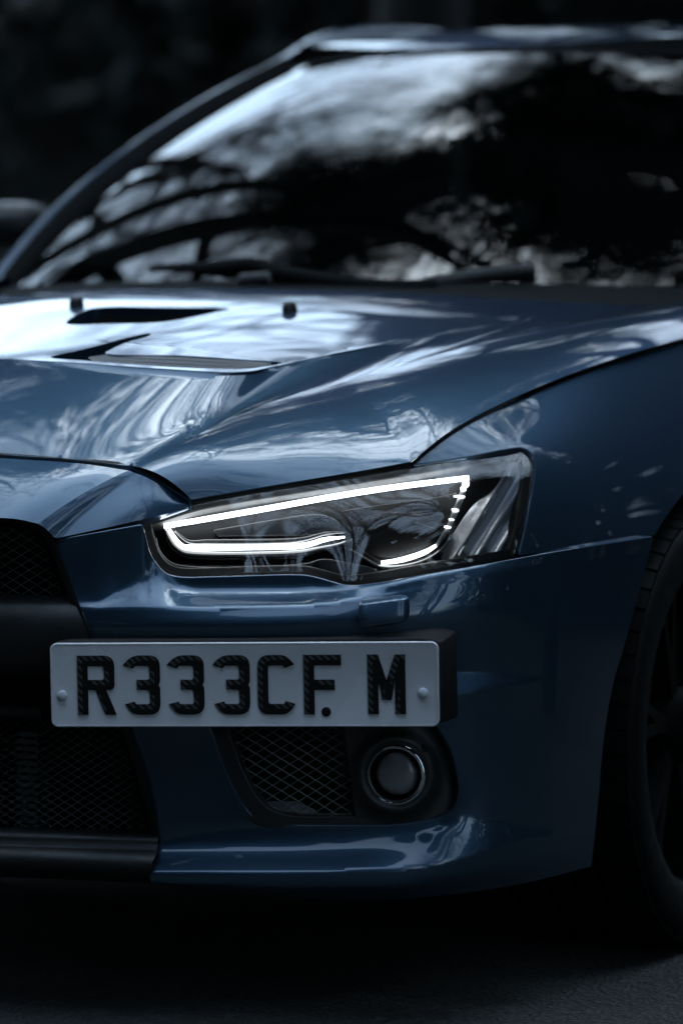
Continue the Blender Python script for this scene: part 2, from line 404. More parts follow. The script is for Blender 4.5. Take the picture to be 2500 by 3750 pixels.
yb = natspline([-.2, 0, .25, .4, .5, .6, .7, .77, .82, .845, .86, .875], [-.005, 0, .015, .04, .065, .10, .15, .205, .285, .38, .50, .72])
def solveY(px, py, v):
    d = ray(px, py); lo = np.full(np.shape(px), -.3); hi = np.full(np.shape(px), 1.6)
    for _ in range(46):
        Y = (lo+hi)/2; X = CC[0]+(Y-CC[1])/d[..., 1]*d[..., 0]
        g = Y-yb(X)-v; lo = np.where(g < 0, Y, lo); hi = np.where(g < 0, hi, Y)
    t = ((lo+hi)/2-CC[1])/d[..., 1]
    return CC+t[..., None]*d
class Rows:
    """feature rows running across the picture: each a list of (px,py,v); v = offset behind the plan curve yb"""
    def __init__(s, rows, sharp=()):
        s.fy = [pchip([p[0] for p in r], [p[1] for p in r]) for r in rows]; s.fv = [pchip([p[0] for p in r], [p[2] for p in r]) for r in rows]; s.sharp = set(sharp)
    def val(s, px, py):
        px = np.asarray(px, float); py = np.asarray(py, float)
        y = np.stack([f(px) for f in s.fy], -1); v = np.stack([f(px) for f in s.fv], -1); R = y.shape[-1]
        y = np.maximum.accumulate(y+np.arange(R)*.01, axis=-1); h = np.maximum(np.diff(y, axis=-1), 2.0); d = np.diff(v, axis=-1)/h
        ml = np.zeros_like(y); mr = np.zeros_like(y)
        for i in range(R):
            if i == 0: ml[..., i] = mr[..., i] = d[..., 0]
            elif i == R-1: ml[..., i] = mr[..., i] = d[..., -1]
            elif i in s.sharp: ml[..., i] = d[..., i-1]; mr[..., i] = d[..., i]
            else:
                a, b = d[..., i-1], d[..., i]; ha, hb = h[..., i-1], h[..., i]
                m = (a*hb+b*ha)/(ha+hb); lim = 3*np.minimum(abs(a), abs(b)); m2 = np.where(a*b > 0, np.sign(m)*np.minimum(abs(m), lim), 0)
                ml[..., i] = mr[..., i] = m2
        out = v[..., 0]+(py-y[..., 0])*d[..., 0]
        for i in range(R-1):
            t = np.clip((py-y[..., i])/h[..., i], 0, 1); hh = h[..., i]
            c = (2*t**3-3*t*t+1)*v[..., i]+(t**3-2*t*t+t)*hh*mr[..., i]+(3*t*t-2*t**3)*v[..., i+1]+(t**3-t*t)*hh*ml[..., i+1]
            out = np.where(py >= y[..., i], c, out)
        out = np.where(py > y[..., -1], v[..., -1]+(py-y[..., -1])*d[..., -1], out)
        return out
    def P3(s, px, py): return solveY(np.asarray(px, float), np.asarray(py, float), s.val(px, py))
    def line(s, i, x0, x1, step=12):
        x = np.arange(x0, x1, step); return np.stack([x, s.fy[i](x)], 1)

BR = Rows([
 [(180,1960,.016),(205,1978,.016),(520,1922,.034),(565,2040,.048),(640,2100,.052),(1120,2098,.060),(1270,2130,.050),(1400,2118,.045),(1890,2032,.02),(2120,2000,.006),(2420,1950,0)],
 [(180,2185,.004),(345,2205,.008),(430,2150,.022),(520,2105,.034),(575,2105,.042),(660,2150,.047),(740,2164,.048),(1060,2168,.05),(1200,2165,.045),(1300,2152,.036),(1500,2110,.026),(1890,2046,.014),(2120,2015,.004),(2420,1990,-.001)],
 [(180,2237,0),(345,2226,.000),(500,2227,.002),(700,2226,.006),(1100,2216,.010),(1300,2195,.010),(1500,2160,.008),(1700,2115,.005),(1890,2078,.003),(2120,2050,.0),(2420,2030,-.003)],
 [(180,2300,-.003),(1000,2290,-.004),(1500,2260,-.004),(1900,2210,-.003),(2420,2160,-.005)],
 [(180,2440,.0),(1000,2468,.012),(1680,2466,.012),(1820,2472,.005),(1950,2478,-.001),(2420,2400,-.003)],
 [(180,2520,.0),(1000,2552,-.008),(1680,2540,-.008),(1820,2512,-.004),(1950,2496,-.002),(2420,2430,-.003)],
 [(180,2700,.006),(1000,2700,.0),(2000,2690,0),(2420,2640,-.001)],
 [(180,2900,.03),(600,2900,.022),(1000,2900,.02),(1700,2880,.008),(2000,2860,.003),(2420,2830,.0)],
 [(180,3090,.035),(590,3078,.028),(680,3058,.03),(930,3022,.034),(1300,3032,.036),(1600,3008,.026),(1690,2980,.014),(1850,3015,.003),(2000,3036,.0),(2420,3000,.004)],
 [(180,3112,.030),(600,3108,.024),(1250,3094,.028),(1500,3074,.022),(1660,3046,.010),(1850,3040,.0),(2000,3052,-.002),(2420,3020,.004)],
 [(180,3195,-.010),(560,3195,-.010),(1000,3198,-.010),(1400,3188,-.010),(1600,3165,-.010),(1800,3112,-.008),(2000,3068,-.004),(2420,3040,.004)],
 [(180,3235,-.010),(560,3232,-.010),(1000,3245,-.009),(1400,3248,-.007),(1800,3190,-.001),(2165,3130,.01),(2420,3100,.02)],
 [(180,3262,.014),(560,3262,.014),(1100,3302,.02),(1500,3300,.02),(1900,3250,.03),(2165,3180,.03),(2420,3150,.03)],
], sharp=(2, 4, 5, 10))

HL_OUT = [(523,1906,1),(532,1957),(562,2039),(600,2085),(654,2107),(800,2106),(1113,2100),(1164,2110),(1266,2133),(1368,2125),(1572,2090),(1889,2039,1),(1919,1906),(1948,1722),(1940,1676),(1909,1649),(1858,1653),(1532,1707),(1164,1768),(720,1845),(600,1880)]
FOG_OUT = [(745,2600),(775,2690),(820,2820),(862,2912),(905,2975),(950,3008),(1020,3022),(1300,3028),(1480,3022),(1600,3000),(1660,2965),(1682,2905),(1672,2810),(1640,2720),(1580,2640),(1500,2600),(1100,2585)]
BUMP_OUT = [(205,1981,1),(350,1955),(519,1926,1),(530,1962),(556,2042),(598,2095),(652,2116),(800,2116),(1113,2110),(1164,2120),(1266,2144),(1368,2136),(1572,2101),(1894,2048,1),(2100,2014),(2300,1982),(2392,1968,1),(2330,2200),(2280,2380),(2250,2480),(2225,2600),(2205,2750),(2192,2900),(2178,3050),(2165,3172,1),(1900,3238),(1500,3290),(1100,3290),(800,3262),(556,3234,1),(552,3205),(588,3085,1),(565,2960),(478,2680),(335,2340)]
def bumper():
    o = outline(BUMP_OUT, 9); h = outline(FOG_OUT, 9)
    V, F, N = trim(o, [h], BR.P3, 13, [BR.line(2, 200, 2300), BR.line(10, 200, 2000), BR.line(5, 1500, 1950), BR.line(4, 1500, 1950)], eps=2.5)
    return pair('front_bumper', V, F, paint, CAR, normals=N)
bumper()

# ---- nose panel between bonnet and grille
def P(*t): return at(t[0], t[1], Y=t[2])
NOSE_T = [P(-180,1668,.085), P(0,1676,.093), P(300,1697,.105), P(470,1722,.122)]
def nose():
    x0t = np.array([0, .088, .755]); x0b = np.array([0, -.012, .672])
    T1 = resample(crom([x0t, P(0,1677,.098), P(300,1698,.110), P(470,1723,.128)], 12), 40)
    B1 = resample(crom([x0b, P(0,1896,.000), P(70,1902,.006), P(140,1918,.014)], 12), 40)
    T2 = resample(crom([P(470,1723,.128), P(540,1750,.137), P(610,1792,.146), P(687,1850,.158)], 12), 40)
    B2 = resample(np.vstack([crom([P(140,1918,.014), P(170,1938,.018), P(203,1972,.026)], 12)[:-1], crom([P(203,1972,.026), P(440,1921,.075), P(689,1863,.152)], 12)]), 40)
    m = MB(); outw = np.array([0, -.35, .94])
    for A, B, bl in ((T1, B1, .004), (T2, B2, .005)):
        V, F = grid(loft2(A, B, 16, bl, outw)[::-1]); m.add(V, F)
    # hems: fold inwards
    for C in (T1, T2, B1, B2):
        C2 = C+np.array([0, .004, -.002]); C3 = C+np.array([0, .03, -.006])
        V, F = grid([C, C2, C3]); m.add(V, F)
    m.mirror(); o = m.weld('nose_panel', paint, CAR, True); return smooth_angle(o, 25)
nose()

# ---- bonnet
R0side = [P(1036,1335,.455), P(1250,1288,.55), P(1600,1222,.73), P(1850,1182,.88), P(2010,1150,1.0), P(2200,1112,1.15)]
R1k = [np.array([0, .100, .757]), P(0,1664,.108), P(250,1681,.119), P(480,1706,.140), P(660,1628,.205), P(850,1527,.305), P(1250,1402,.465), P(1600,1298,.61), P(1950,1212,.79), P(2300,1146,1.0), P(2500,1108,1.15)]
EDk = [P(700,1829,.150), P(900,1794,.196), P(1100,1760,.245), P(1320,1724,.300), P(1506,1690,.352), P(1650,1577,.43), P(1900,1447,.57), P(2200,1329,.76), P(2500,1238,.98), P(2640,1200,1.10), P(2760,1168,1.21)]
SLOT = [(240,1183),(262,1160),(320,1132),(390,1123),(560,1124),(845,1131),(800,1140),(640,1172),(560,1181),(400,1185)]
VENT = [(183,1308),(300,1278),(375,1259),(550,1219),(556,1224),(470,1252),(415,1275),(388,1291),(654,1300),(900,1316),(1036,1327),(985,1339),(905,1350),(797,1350),(620,1343),(446,1331),(300,1319)]
def plateau_z():
    # crown between centre line and the ridge, as a height field z(x,y)
    zc = natspline([.25, .345, .6, .8, .95, 1.1, 1.25, 1.4], [.8675, .8835, .9257, .9570, .9725, .9815, .988, .992])
    S = crom(R0side, 16)
    xr = lambda y: np.interp(y, S[:, 1], S[:, 0]); zr = lambda y: np.interp(y, S[:, 1], S[:, 2])
    def z(x, y):
        ax = abs(x); X = np.maximum(xr(y), .3); drop = zc(np.maximum(y, .455))-zr(y)
        return zc(y)-drop*np.minimum(ax/X, 1.)**2.2
    return z
PZ = plateau_z()
def hit_plateau(px, py):
    d = ray(px, py); lo = np.full(np.shape(px), 4.9); hi = np.full(np.shape(px), 6.9)
    for _ in range(50):
        t = (lo+hi)/2; q = CC+t[..., None]*d; g = q[..., 2]-PZ(q[..., 0], q[..., 1]); lo = np.where(g > 0, t, lo); hi = np.where(g > 0, hi, t)
    return CC+((lo+hi)/2)[..., None]*d
mat('slat_grey', (.10, .105, .115), .4)
def hood_curves():
    per = 16
    H = hit_plateau(np.array([40., 185, 500, 800, 905]), np.array([1314., 1322, 1343, 1361, 1359]))
    f = H[0, 0]/(H[0, 0]-H[1, 0]); x0 = H[0]+(H[1]-H[0])*f; x0[0] = 0
    R0k = [x0]+list(H[1:])+R0side
    R0 = crom(R0k, per)
    R1 = np.vstack([crom(R1k[:4], per)[:-1], crom(R1k[3:], per)])
    return R0, R1
R0c, R1c = hood_curves()
def hood():
    # plateau in plan: outline = ridge + mirrored ridge + rear edge, with two openings
    ridge = R0c.copy()
    front = ridge[:, :2]; rear_y = 1.0
    q = np.linspace(1, -1, 60)
    re = np.stack([q*front[-1, 0], rear_y+(front[-1, 1]-rear_y)*q*q], 1)
    out = np.vstack([front, re[1:-1], (front*np.array([-1, 1]))[::-1][:-1]])
    out = resample(np.vstack([out, out[:1]]), 420)[:-1]
    sl = hit_plateau(*outline(SLOT, 7).T)[:, :2]; ve = hit_plateau(*outline(VENT, 7).T)[:, :2]
    # keep the vent a little behind the ridge
    sc = 1000.
    def P3(a, b):
        x = np.asarray(a)/sc; y = -np.asarray(b)/sc
        return np.stack([x, y, PZ(x, y)], -1)
    tr = lambda q: np.stack([q[:, 0]*sc, -q[:, 1]*sc], 1)
    V, F, N = trim(tr(out), [tr(sl), tr(ve)], P3, 12, hem=.0015, depth=.02, eps=2.)
    # pull outer boundary exactly onto the ridge height
    m = MB(); m.add(V, F); n0 = len(m.V)
    NN = [N]
    bulge = (V, F, N)
    # skirt: ridge -> front edge / crease A, then the outer facet
    n = len(R0c); s = MB()
    zr = R0c.copy(); zr[:, 2] = PZ(zr[:, 0], zr[:, 1])
    rows = loft2(zr, R1c, 18, 1., (0, 0, 1), shape=lambda t: 4*t*(1-t))
    fr = np.clip(1-np.arange(n)/(16*3.5), 0, 1)[:, None]
    rows = [A*(1-t)+B*t+np.array([0, -.3, 1])*(4*t*(1-t))*(.006*fr-.004*(1-fr)) for t, A, B in [(k/20, zr, R1c) for k in range(21)]]
    def soft(C, sg):
        if sg < .5: return C
        r = int(3*sg); k = np.exp(-.5*(np.arange(-r, r+1)/sg)**2); k /= k.sum(); e = np.vstack([C[0]+(C[0]-C[1:r+1])[::-1], C, C[-1]+(C[-1]-C[-r-1:-1])[::-1]])
        return np.stack([np.convolve(e[:, i], k, 'valid') for i in range(3)], 1)
    rows = [soft(Rr, 9*(1-k/20)*(k > 0)) if k < 20 else Rr for k, Rr in enumerate(rows)]
    for Rr in rows: Rr[0, 0] = 0
    V1, F1 = grid(rows); s.add(V1, F1)
    # facet: crease A (from its corner on) to outer edge
    A = R1c[16*3:]; E1 = crom(EDk[:5], 16); E2 = crom(EDk[4:], 16); E = np.vstack([E1[:-1], E2])
    m_ = 130; A2 = resample(A, m_); 
    # pair crease and edge so the lamp corner meets the crease at about the same station
    ia = 3.05*16; A2 = np.vstack([resample(A[:int(ia)+1], 52)[:-1], resample(A[int(ia):], 79)])
    E2_ = np.vstack([resample(E1, 52)[:-1], resample(E2, 79)])
    rows = []
    for k in range(25):
        t = k/24; b = 4*t*(1-t)*.010*(1+.3*np.sin(np.linspace(0, 3, len(A2))))[:, None]
        rows.append(A2*(1-t)+E2_*t+b*np.array([.30, -.25, .92]))
    V2, F2 = grid(rows); s.add(V2, F2)
    # hem round the lower edge
    FE = resample(np.vstack([R1c[:16*3+1]]), 60); P01 = resample(np.array([R1k[3], EDk[0]]), 14)
    for C, inn in ((FE, (0, .0, -1)), (P01, (-.2, .2, -1)), (E2_, (-.5, .82, -.12))):
        inn = np.array(inn)/np.linalg.norm(inn); lip = np.array([0, -.0008, -.0014])
        V3, F3 = grid([C, C+lip+inn*.001, C+inn*.018+np.array([0, .004, 0])]); s.add(V3, F3)
    s.mirror(); o2 = s.weld('bonnet', paint, CAR, True); smooth_angle(o2, 24)
    mk('bonnet_bulge', bulge[0], bulge[1], paint, o2, normals=bulge[2])
    # openings: inner wells and slats
    w = MB()
    for L, dep in ((sl, .06), (ve, .035)):
        L3 = np.c_[L, PZ(L[:, 0], L[:, 1])]; top = L3-np.array([0, 0, .012]); bot = L3+np.array([0, .0, -dep])
        Vw, Fw = grid([np.vstack([top, top[:1]]), np.vstack([bot, bot[:1]])]); w.add(Vw, Fw)
        w.add(np.vstack([bot, bot.mean(0)]), [(i, (i+1) % len(bot), len(bot)) for i in range(len(bot))])
    w.build('vent_well', void, o2, True)
    ux, uy = [330, 388, 654, 900, 1036], [1302, 1291, 1300, 1316, 1327]; lx, ly = [280, 446, 620, 797, 905, 985, 1036], [1317, 1331, 1343, 1350, 1350, 1339, 1328]
    for k in range(3):
        f = .08+.31*k; xs = np.linspace(325+8*k, 992-14*k, 30); yu = np.interp(xs, ux, uy); yl = np.interp(xs, lx, ly)
        top = hit_plateau(xs, yu+(yl-yu)*f)-np.array([0, 0, .001]); low = hit_plateau(xs, yu+(yl-yu)*(f+.12))-np.array([0, 0, .0035])
        th = np.array([0, .0015, -.0025]); V4, F4 = grid([top, low, low+th, top+th, top]); mk('vent_slat', V4, F4, MATS['slat_grey'], o2, smooth=False)
hood()

# ---- fender (wing)
FT = TPS([(1512,1700,.365),(1660,1590,.44),(1900,1462,.58),(2200,1345,.77),(2500,1254,.99),(2800,1180,1.2),
          (1905,1640,.498),(1960,1700,.503),(1935,1900,.453),(1905,2040,.43),(2120,2004,.525),(2392,1960,.70),(2500,1825,.80),(2950,1720,1.15),
          (2900,1450,1.17)], reg=3e-3)
def fender():
    pts = [(1518,1699,1),(1560,1655),(1655,1590),(1903,1461),(2203,1343),(2503,1252),(2723,1194),(2900,1150,1),(2960,1500),(2930,1760,1),(2800,1690),(2680,1680),(2580,1720),(2500,1808),(2440,1885),(2398,1954,1),(2300,1968),(2100,2000),(1902,2033,1),(1931,1906),(1960,1722),(1952,1668),(1915,1638),(1858,1642),(1700,1672)]
    P3 = lambda px, py: at(px, py, Y=FT(px, py))
    V, F, N = trim(outline(pts, 9), [], P3, 14, eps=3)
    pair('front_wing', V, F, paint, CAR, normals=N)
fender()

# ---- headlamps
HT = TPS([(523,1906,.118),(600,2085,.112),(654,2107,.117),(1113,2100,.205),(1266,2133,.225),(1572,2090,.325),(1889,2039,.43),(1948,1722,.49),(1909,1649,.505),(1532,1707,.372),(1164,1768,.264),(720,1845,.158),
          (900,1980,.168),(1300,1930,.265),(1650,1880,.36)], reg=1e-4)
def hp(px, py, off=0.): return at(np.asarray(px, float), np.asarray(py, float), Y=HT(px, py)+off)
def ribbon(path, width, off, thick, n=60):
    """bar that follows a path in the lamp; width px (array or number), rounded front"""
    c = resample(crom(path, 14), n); T = np.gradient(c, axis=0); T /= np.linalg.norm(T, axis=1)[:, None]; Nn = np.stack([-T[:, 1], T[:, 0]], 1)
    w = np.interp(np.linspace(0, 1, n), np.linspace(0, 1, len(np.atleast_1d(width))), np.atleast_1d(width))
    rows = []
    for s_, d_ in ((-.5, thick), (-.5, .2*thick), (-.32, .02*thick), (0, 0), (.32, .02*thick), (.5, .2*thick), (.5, thick)):
        q = c+Nn*(w*s_)[:, None]; rows.append(hp(q[:, 0], q[:, 1], off+d_))
    V, F = grid(rows); F = list(F); m = len(rows)
    F.append(tuple(k*n for k in range(m))); F.append(tuple(k*n+n-1 for k in range(m))[::-1])
    return V, F
def headlight():
    out = []
    def both(name, V, F, m, root, smooth=True, normals=None):
        mk(name, V, F, m, root[0], smooth, normals)
        V2 = np.asarray(V)*np.array([-1, 1, 1]); F2 = [tuple(f[::-1]) for f in F]; N2 = None if normals is None else np.asarray(normals)*np.array([-1, 1, 1])
        return mk(name, V2, F2, m, root[1], smooth, N2)
    root = []
    seal_o = outline([(512,1896,1),(520,1965),(548,2048),(592,2100),(648,2122),(800,2122),(1113,2116),(1164,2126),(1266,2150),(1368,2142),(1572,2107),(1900,2052,1),(1934,1906),(1964,1722),(1955,1664),(1917,1632),(1858,1638),(1532,1690),(1164,1752),(700,1838),(600,1868)], 9)
    seal_i = outline([(548,1918,1),(556,1960),(582,2030),(618,2070),(664,2084),(800,2083),(1113,2078),(1170,2088),(1266,2110),(1368,2102),(1572,2068),(1868,2018,1),(1895,1906),(1922,1728),(1916,1690),(1895,1672),(1858,1674),(1532,1727),(1164,1786),(740,1858),(620,1893)], 9)
    for sgn in (1, -1):
        V, F, N = trim(seal_o, [seal_i], lambda a, b: hp(a, b, .006), 14, hem=.003, depth=.05)
        if sgn < 0: V = V*np.array([-1, 1, 1]); F = [f[::-1] for f in F]; N = N*np.array([-1, 1, 1])
        root.append(mk('headlight', V, F, rubber, CAR, normals=N))
    # housing back: dark mirror-like bowl
    V, F, N = trim(seal_i, [], lambda a, b: hp(a, b, .040+.02*np.sin(np.asarray(b)/60.)*0), 18, hem=0)
    both('housing', V, F, MATS['lamp_dark'], root, True, N)
    # lens
    V, F, N = trim(outline([(530,1908,1),(540,1957),(568,2037),(606,2080),(656,2100),(800,2099),(1113,2093),(1164,2103),(1266,2126),(1368,2118),(1572,2083),(1882,2033,1),(1911,1906),(1940,1722),(1932,1680),(1905,1656),(1858,1660),(1532,1713),(1164,1774),(726,1850),(604,1885)], 9), [], lambda a, b: hp(a, b, .0), 14, hem=.002, depth=.006)
    both('lens', V, F, lens_glass, root, True, N)
    # light guides
    both('light_guide', *ribbon([(600,1927),(800,1893),(1000,1858),(1200,1822),(1400,1790),(1600,1764),(1716,1750)], [18,20,20,20,20,19,18], .014, .012, 90), led, root)
    both('light_guide', *ribbon([(618,1940),(650,1985),(672,2003),(700,2005),(900,2004),(1090,2000),(1130,1994),(1190,1976),(1262,1967)], [14,18,19,20,20,20,20,19,16,6], .014, .012, 90), led, root)
    both('light_guide', *ribbon([(1396,2060),(1440,2056),(1500,2042),(1560,2020),(1596,1998)], [12,17,18,17,11], .014, .012, 50), led, root)
    both('guide_rod', *ribbon([(1706,1768),(1690,1815),(1668,1870),(1640,1935),(1600,1996)], [22,22,22,20,16], .019, .012, 50), MATS['rod_clear'], root)
    for (x, y, w, h) in ((1704,1772,24,26),(1696,1790,20,16),(1681,1818,40,8),(1666,1868,24,11),(1652,1902,18,5),(1638,1930,24,7)):
        both('light_guide', *ribbon([(x-w/2, y-1), (x, y), (x+w/2, y+2)], [h*.6, h, h*.6], .016, .008, 10), led, root)
    # black trims under and over the guides
    both('bezel', *ribbon([(600,1935),(632,1996),(668,2024),(720,2034),(1090,2030),(1160,2016),(1240,1996),(1290,1975)], [20,34,36,36,36,34,26,10], .019, .03, 90), gloss_black, root)
    both('bezel', *ribbon([(640,1945),(690,1982),(760,1984),(1060,1980),(1120,1972),(1200,1952),(1268,1950)], [6,20,24,24,22,16,6], .017, .03, 80), gloss_black, root)
    both('bezel', *ribbon([(1280,2012),(1340,2048),(1390,2076),(1460,2078),(1560,2052),(1620,2010),(1650,1960)], [8,14,20,18,18,16,6], .018, .03, 70), gloss_black, root)
    # inner reflector plates
    ip = outline([(786,1942,1),(860,1930),(1000,1906),(1180,1888),(1240,1920),(1225,1950),(1130,1958),(830,1963),(800,1958)], 9)
    V, F, N = trim(ip, [], lambda a, b: hp(a, b, .028), 14, hem=.002, depth=.01); both('inner_panel', V, F, MATS['lamp_grey'], root, True, N)
    lp = outline([(566,1945,1),(580,2010),(620,2058),(670,2074),(1120,2066),(1180,2050),(1260,2060),(1380,2090),(1270,2104),(1180,2082),(1110,2076),(660,2080),(606,2062),(570,2000)], 9)
    V, F, N = trim(lp, [], lambda a, b: hp(a, b, .010), 14, hem=.0015, depth=.01); both('lower_shelf', V, F, MATS['lamp_grey'], root, True, N)
    for pth, w in (([(800,1964),(1000,1961),(1130,1959),(1235,1946)], 3.5), ([(1286,1982),(1340,2026),(1400,2060)], 3.5), ([(1330,1905),(1470,1876),(1585,1902)], 3.), ([(1345,1940),(1470,1905),(1590,1935)], 2.5), ([(1250,1872),(1420,1846),(1600,1822),(1670,1806)], 3.), ([(620,2062),(700,2070),(1110,2064),(1170,2048)], 2.5)):
        both('trim_strip', *ribbon(pth, w*.8, .022, .004, 40), MATS['lamp_grey'], root)
    # side reflector with a ridge
    sr = outline([(1652,2056,1),(1700,1990),(1760,1890),(1842,1745),(1870,1690,1),(1905,1700),(1912,1735),(1888,1890),(1858,2020,1),(1760,2042)], 9)
    rl = np.stack([np.linspace(1655, 1842, 30), np.linspace(2050, 1750, 30)], 1)
    def srp(a, b):
        a = np.asarray(a, float); b = np.asarray(b, float); dd = ((a-1655)*(-300)-(b-2050)*187)/353.
        return hp(a, b, .026+.0*dd-.010*np.exp(-(dd/14)**2)+.004*np.sin(dd/9.)*(dd < -10))
    V, F, N = trim(sr, [], srp, 7, hem=.002, depth=.02, eps=2.); both('side_reflector', V, F, MATS['lamp_silver'], root, True, N)
    # projector bowl behind
    cx, cy = 1420, 1930
    bo = outline([(1290,1960),(1330,1900),(1480,1870),(1590,1900),(1610,1960),(1560,2020),(1440,2045),(1340,2020)], 9)
    V, F, N = trim(bo, [], lambda a, b: hp(a, b, .036-.010*np.maximum(0, 1-((np.asarray(a)-1450)/170.)**2-((np.asarray(b)-1955)/95.)**2)), 12, hem=0); both('projector', V, F, MATS['lamp_dark'], root, True, N)
mat('rod_clear', (.16, .17, .18), .2, 0, .6)
mat('lamp_dark', (.002, .0022, .0025), .55, .0, .0, .05, .12); noise_rough(mat('lamp_grey', (.02, .021, .022), .28, .3, .3), 25, .2, .45); noise_rough(mat('lamp_silver', (.55, .57, .6), .4, .75), 60, .3, .55)
headlight()

# ---- grille, lower intake, lip
def mesh_lattice(name, poly, P3, sx, sy, slope, w=2.2, thick=.004, material=wire_m):
    """diamond wire lattice over a pixel polygon"""
    m = MB(); lo, hi = poly.min(0), poly.max(0)
    for sg in (1, -1):
        for c in np.arange(lo[1]-sg*slope*(hi[0] if sg > 0 else lo[0])-400, hi[1]+400+abs(slope)*(hi[0]-lo[0])*2+2000, sy):
            x = np.arange(lo[0], hi[0], sx/6.); y = sg*slope*x+c
            k = (y > lo[1]) & (y < hi[1])
            if k.sum() < 2: continue
            x, y = x[k], y[k]; q = np.stack([x, y], 1); ins = inside(poly, q)
            i = 0
            while i < len(x):
                if not ins[i]: i += 1; continue
                j = i
                while j+1 < len(x) and ins[j+1]: j += 1
                if j > i:
                    seg = P3(x[i:j+1:2] if (j-i) > 2 else x[[i, j]], y[i:j+1:2] if (j-i) > 2 else y[[i, j]])
                    if len(seg) > 1: m.add(*tube(seg+np.array([0, .0012*sg, 0]), w/2730, 4, False))
                i = j+1
    o = m.build(name, material, CAR, True); o['kind'] = 'stuff'; return o
def planeY(y0, k=0.): return lambda px, py: at(np.asarray(px, float), np.asarray(py, float), Y=np.zeros(np.shape(px))+y0+k*(np.asarray(px)-200)/1000.)
def grille():
    # side rim of the big opening (black)
    rim = [P(-150,1890,.012), P(0,1897,.012), P(70,1904,.016), P(135,1920,.02), P(175,1945,.024), P(203,1990,.026), P(335,2345,.012), P(400,2495,.018), P(478,2685,.030), P(560,2960,.055), P(582,3070,.062), P(575,3120,.05)]
    c = resample(crom(rim, 12), 120)
    A = c+np.array([.0, .002, 0]); B = c+np.array([-.016, .010, -.004]); C = c+np.array([-.020, .06, -.004])
    V, F = grid([A, B, C]); MB().add(V, F).pair('grille_surround', plastic, CAR, True)
    # upper mesh
    pl = outline([(-330,1920,1),(0,1925),(60,1930),(120,1950),(160,1990),(250,2215,1),(-330,2215,1)], 12)
    mesh_lattice('upper_mesh', pl, planeY(.06), 40, 36.5, .62, 2.0)
    # cross bar (number-plate beam)
    sec = [(2180,.055),(2200,.03),(2222,.012),(2300,.004),(2420,.004),(2470,.02),(2480,.05)]
    rows = []
    for y, d in sec:
        x = np.linspace(-360, 345+(y-2340)*.40, 40); rows.append(at(x, np.full(40, y)+(-6)*(1-(x+360)/700), Y=np.full(40, d)+.03*np.clip((x-0)/500, 0, 1)**2))
    V, F = grid(rows); V, F = clipx0(V, F, None); MB().add(V, F).mirror().weld('grille_beam', plastic, CAR, True)
    sec = [(2560,.10),(2575,.05),(2600,.045),(2625,.05),(2640,.10)]
    rows = [at(np.linspace(-360, 150, 20), np.full(20, y)+np.linspace(-10, 8, 20), Y=np.full(20, d)) for y, d in sec]
    V, F = grid(rows); V, F = clipx0(V, F, None); MB().add(V, F).mirror().weld('intake_bar', plastic, CAR, True)
    # lower mesh
    pl = outline([(-330,2640,1),(430,2640,1),(520,2930),(560,3040,1),(300,3040),(-330,3000,1)], 12)
    mesh_lattice('lower_mesh', pl, planeY(.09), 40, 30, .62, 1.6)
    # intercooler fins
    ic = MB()
    for k in range(20):
        y = 2670+k*26; A = at(-330, y, Y=.22); B = at(165, y+6, Y=.22)
        ic.box((A+B)/2-np.array([0, 0, 0]), (abs(B-A)[0]/2, .02, .003))
    o = ic.mirror().build('intercooler', alu, CAR); o['kind'] = 'stuff'
    # back wall
    MB().box((0, .34, .44), (.44, .012, .24)).build('radiator', void, CAR)
    # black chin / lip between the blue bumper ends
    sec = [(3045,.085),(3052,.05),(3062,.018),(3085,.010),(3110,.012),(3118,-.004),(3150,-.016),(3180,-.017),(3200,-.008),(3225,.03)]
    rows = []
    for y, d in sec:
        x = np.linspace(-380, 578 if y < 3125 else 556, 50); f = (x+380)/950
        rows.append(at(x, y-28*(1-f)+12*f*(y > 3120), Y=np.full(50, d)+.045*f*f))
    V, F = grid(rows); V, F = clipx0(V, F, None); MB().add(V, F).mirror().weld('front_lip', plastic, CAR, True)
grille()

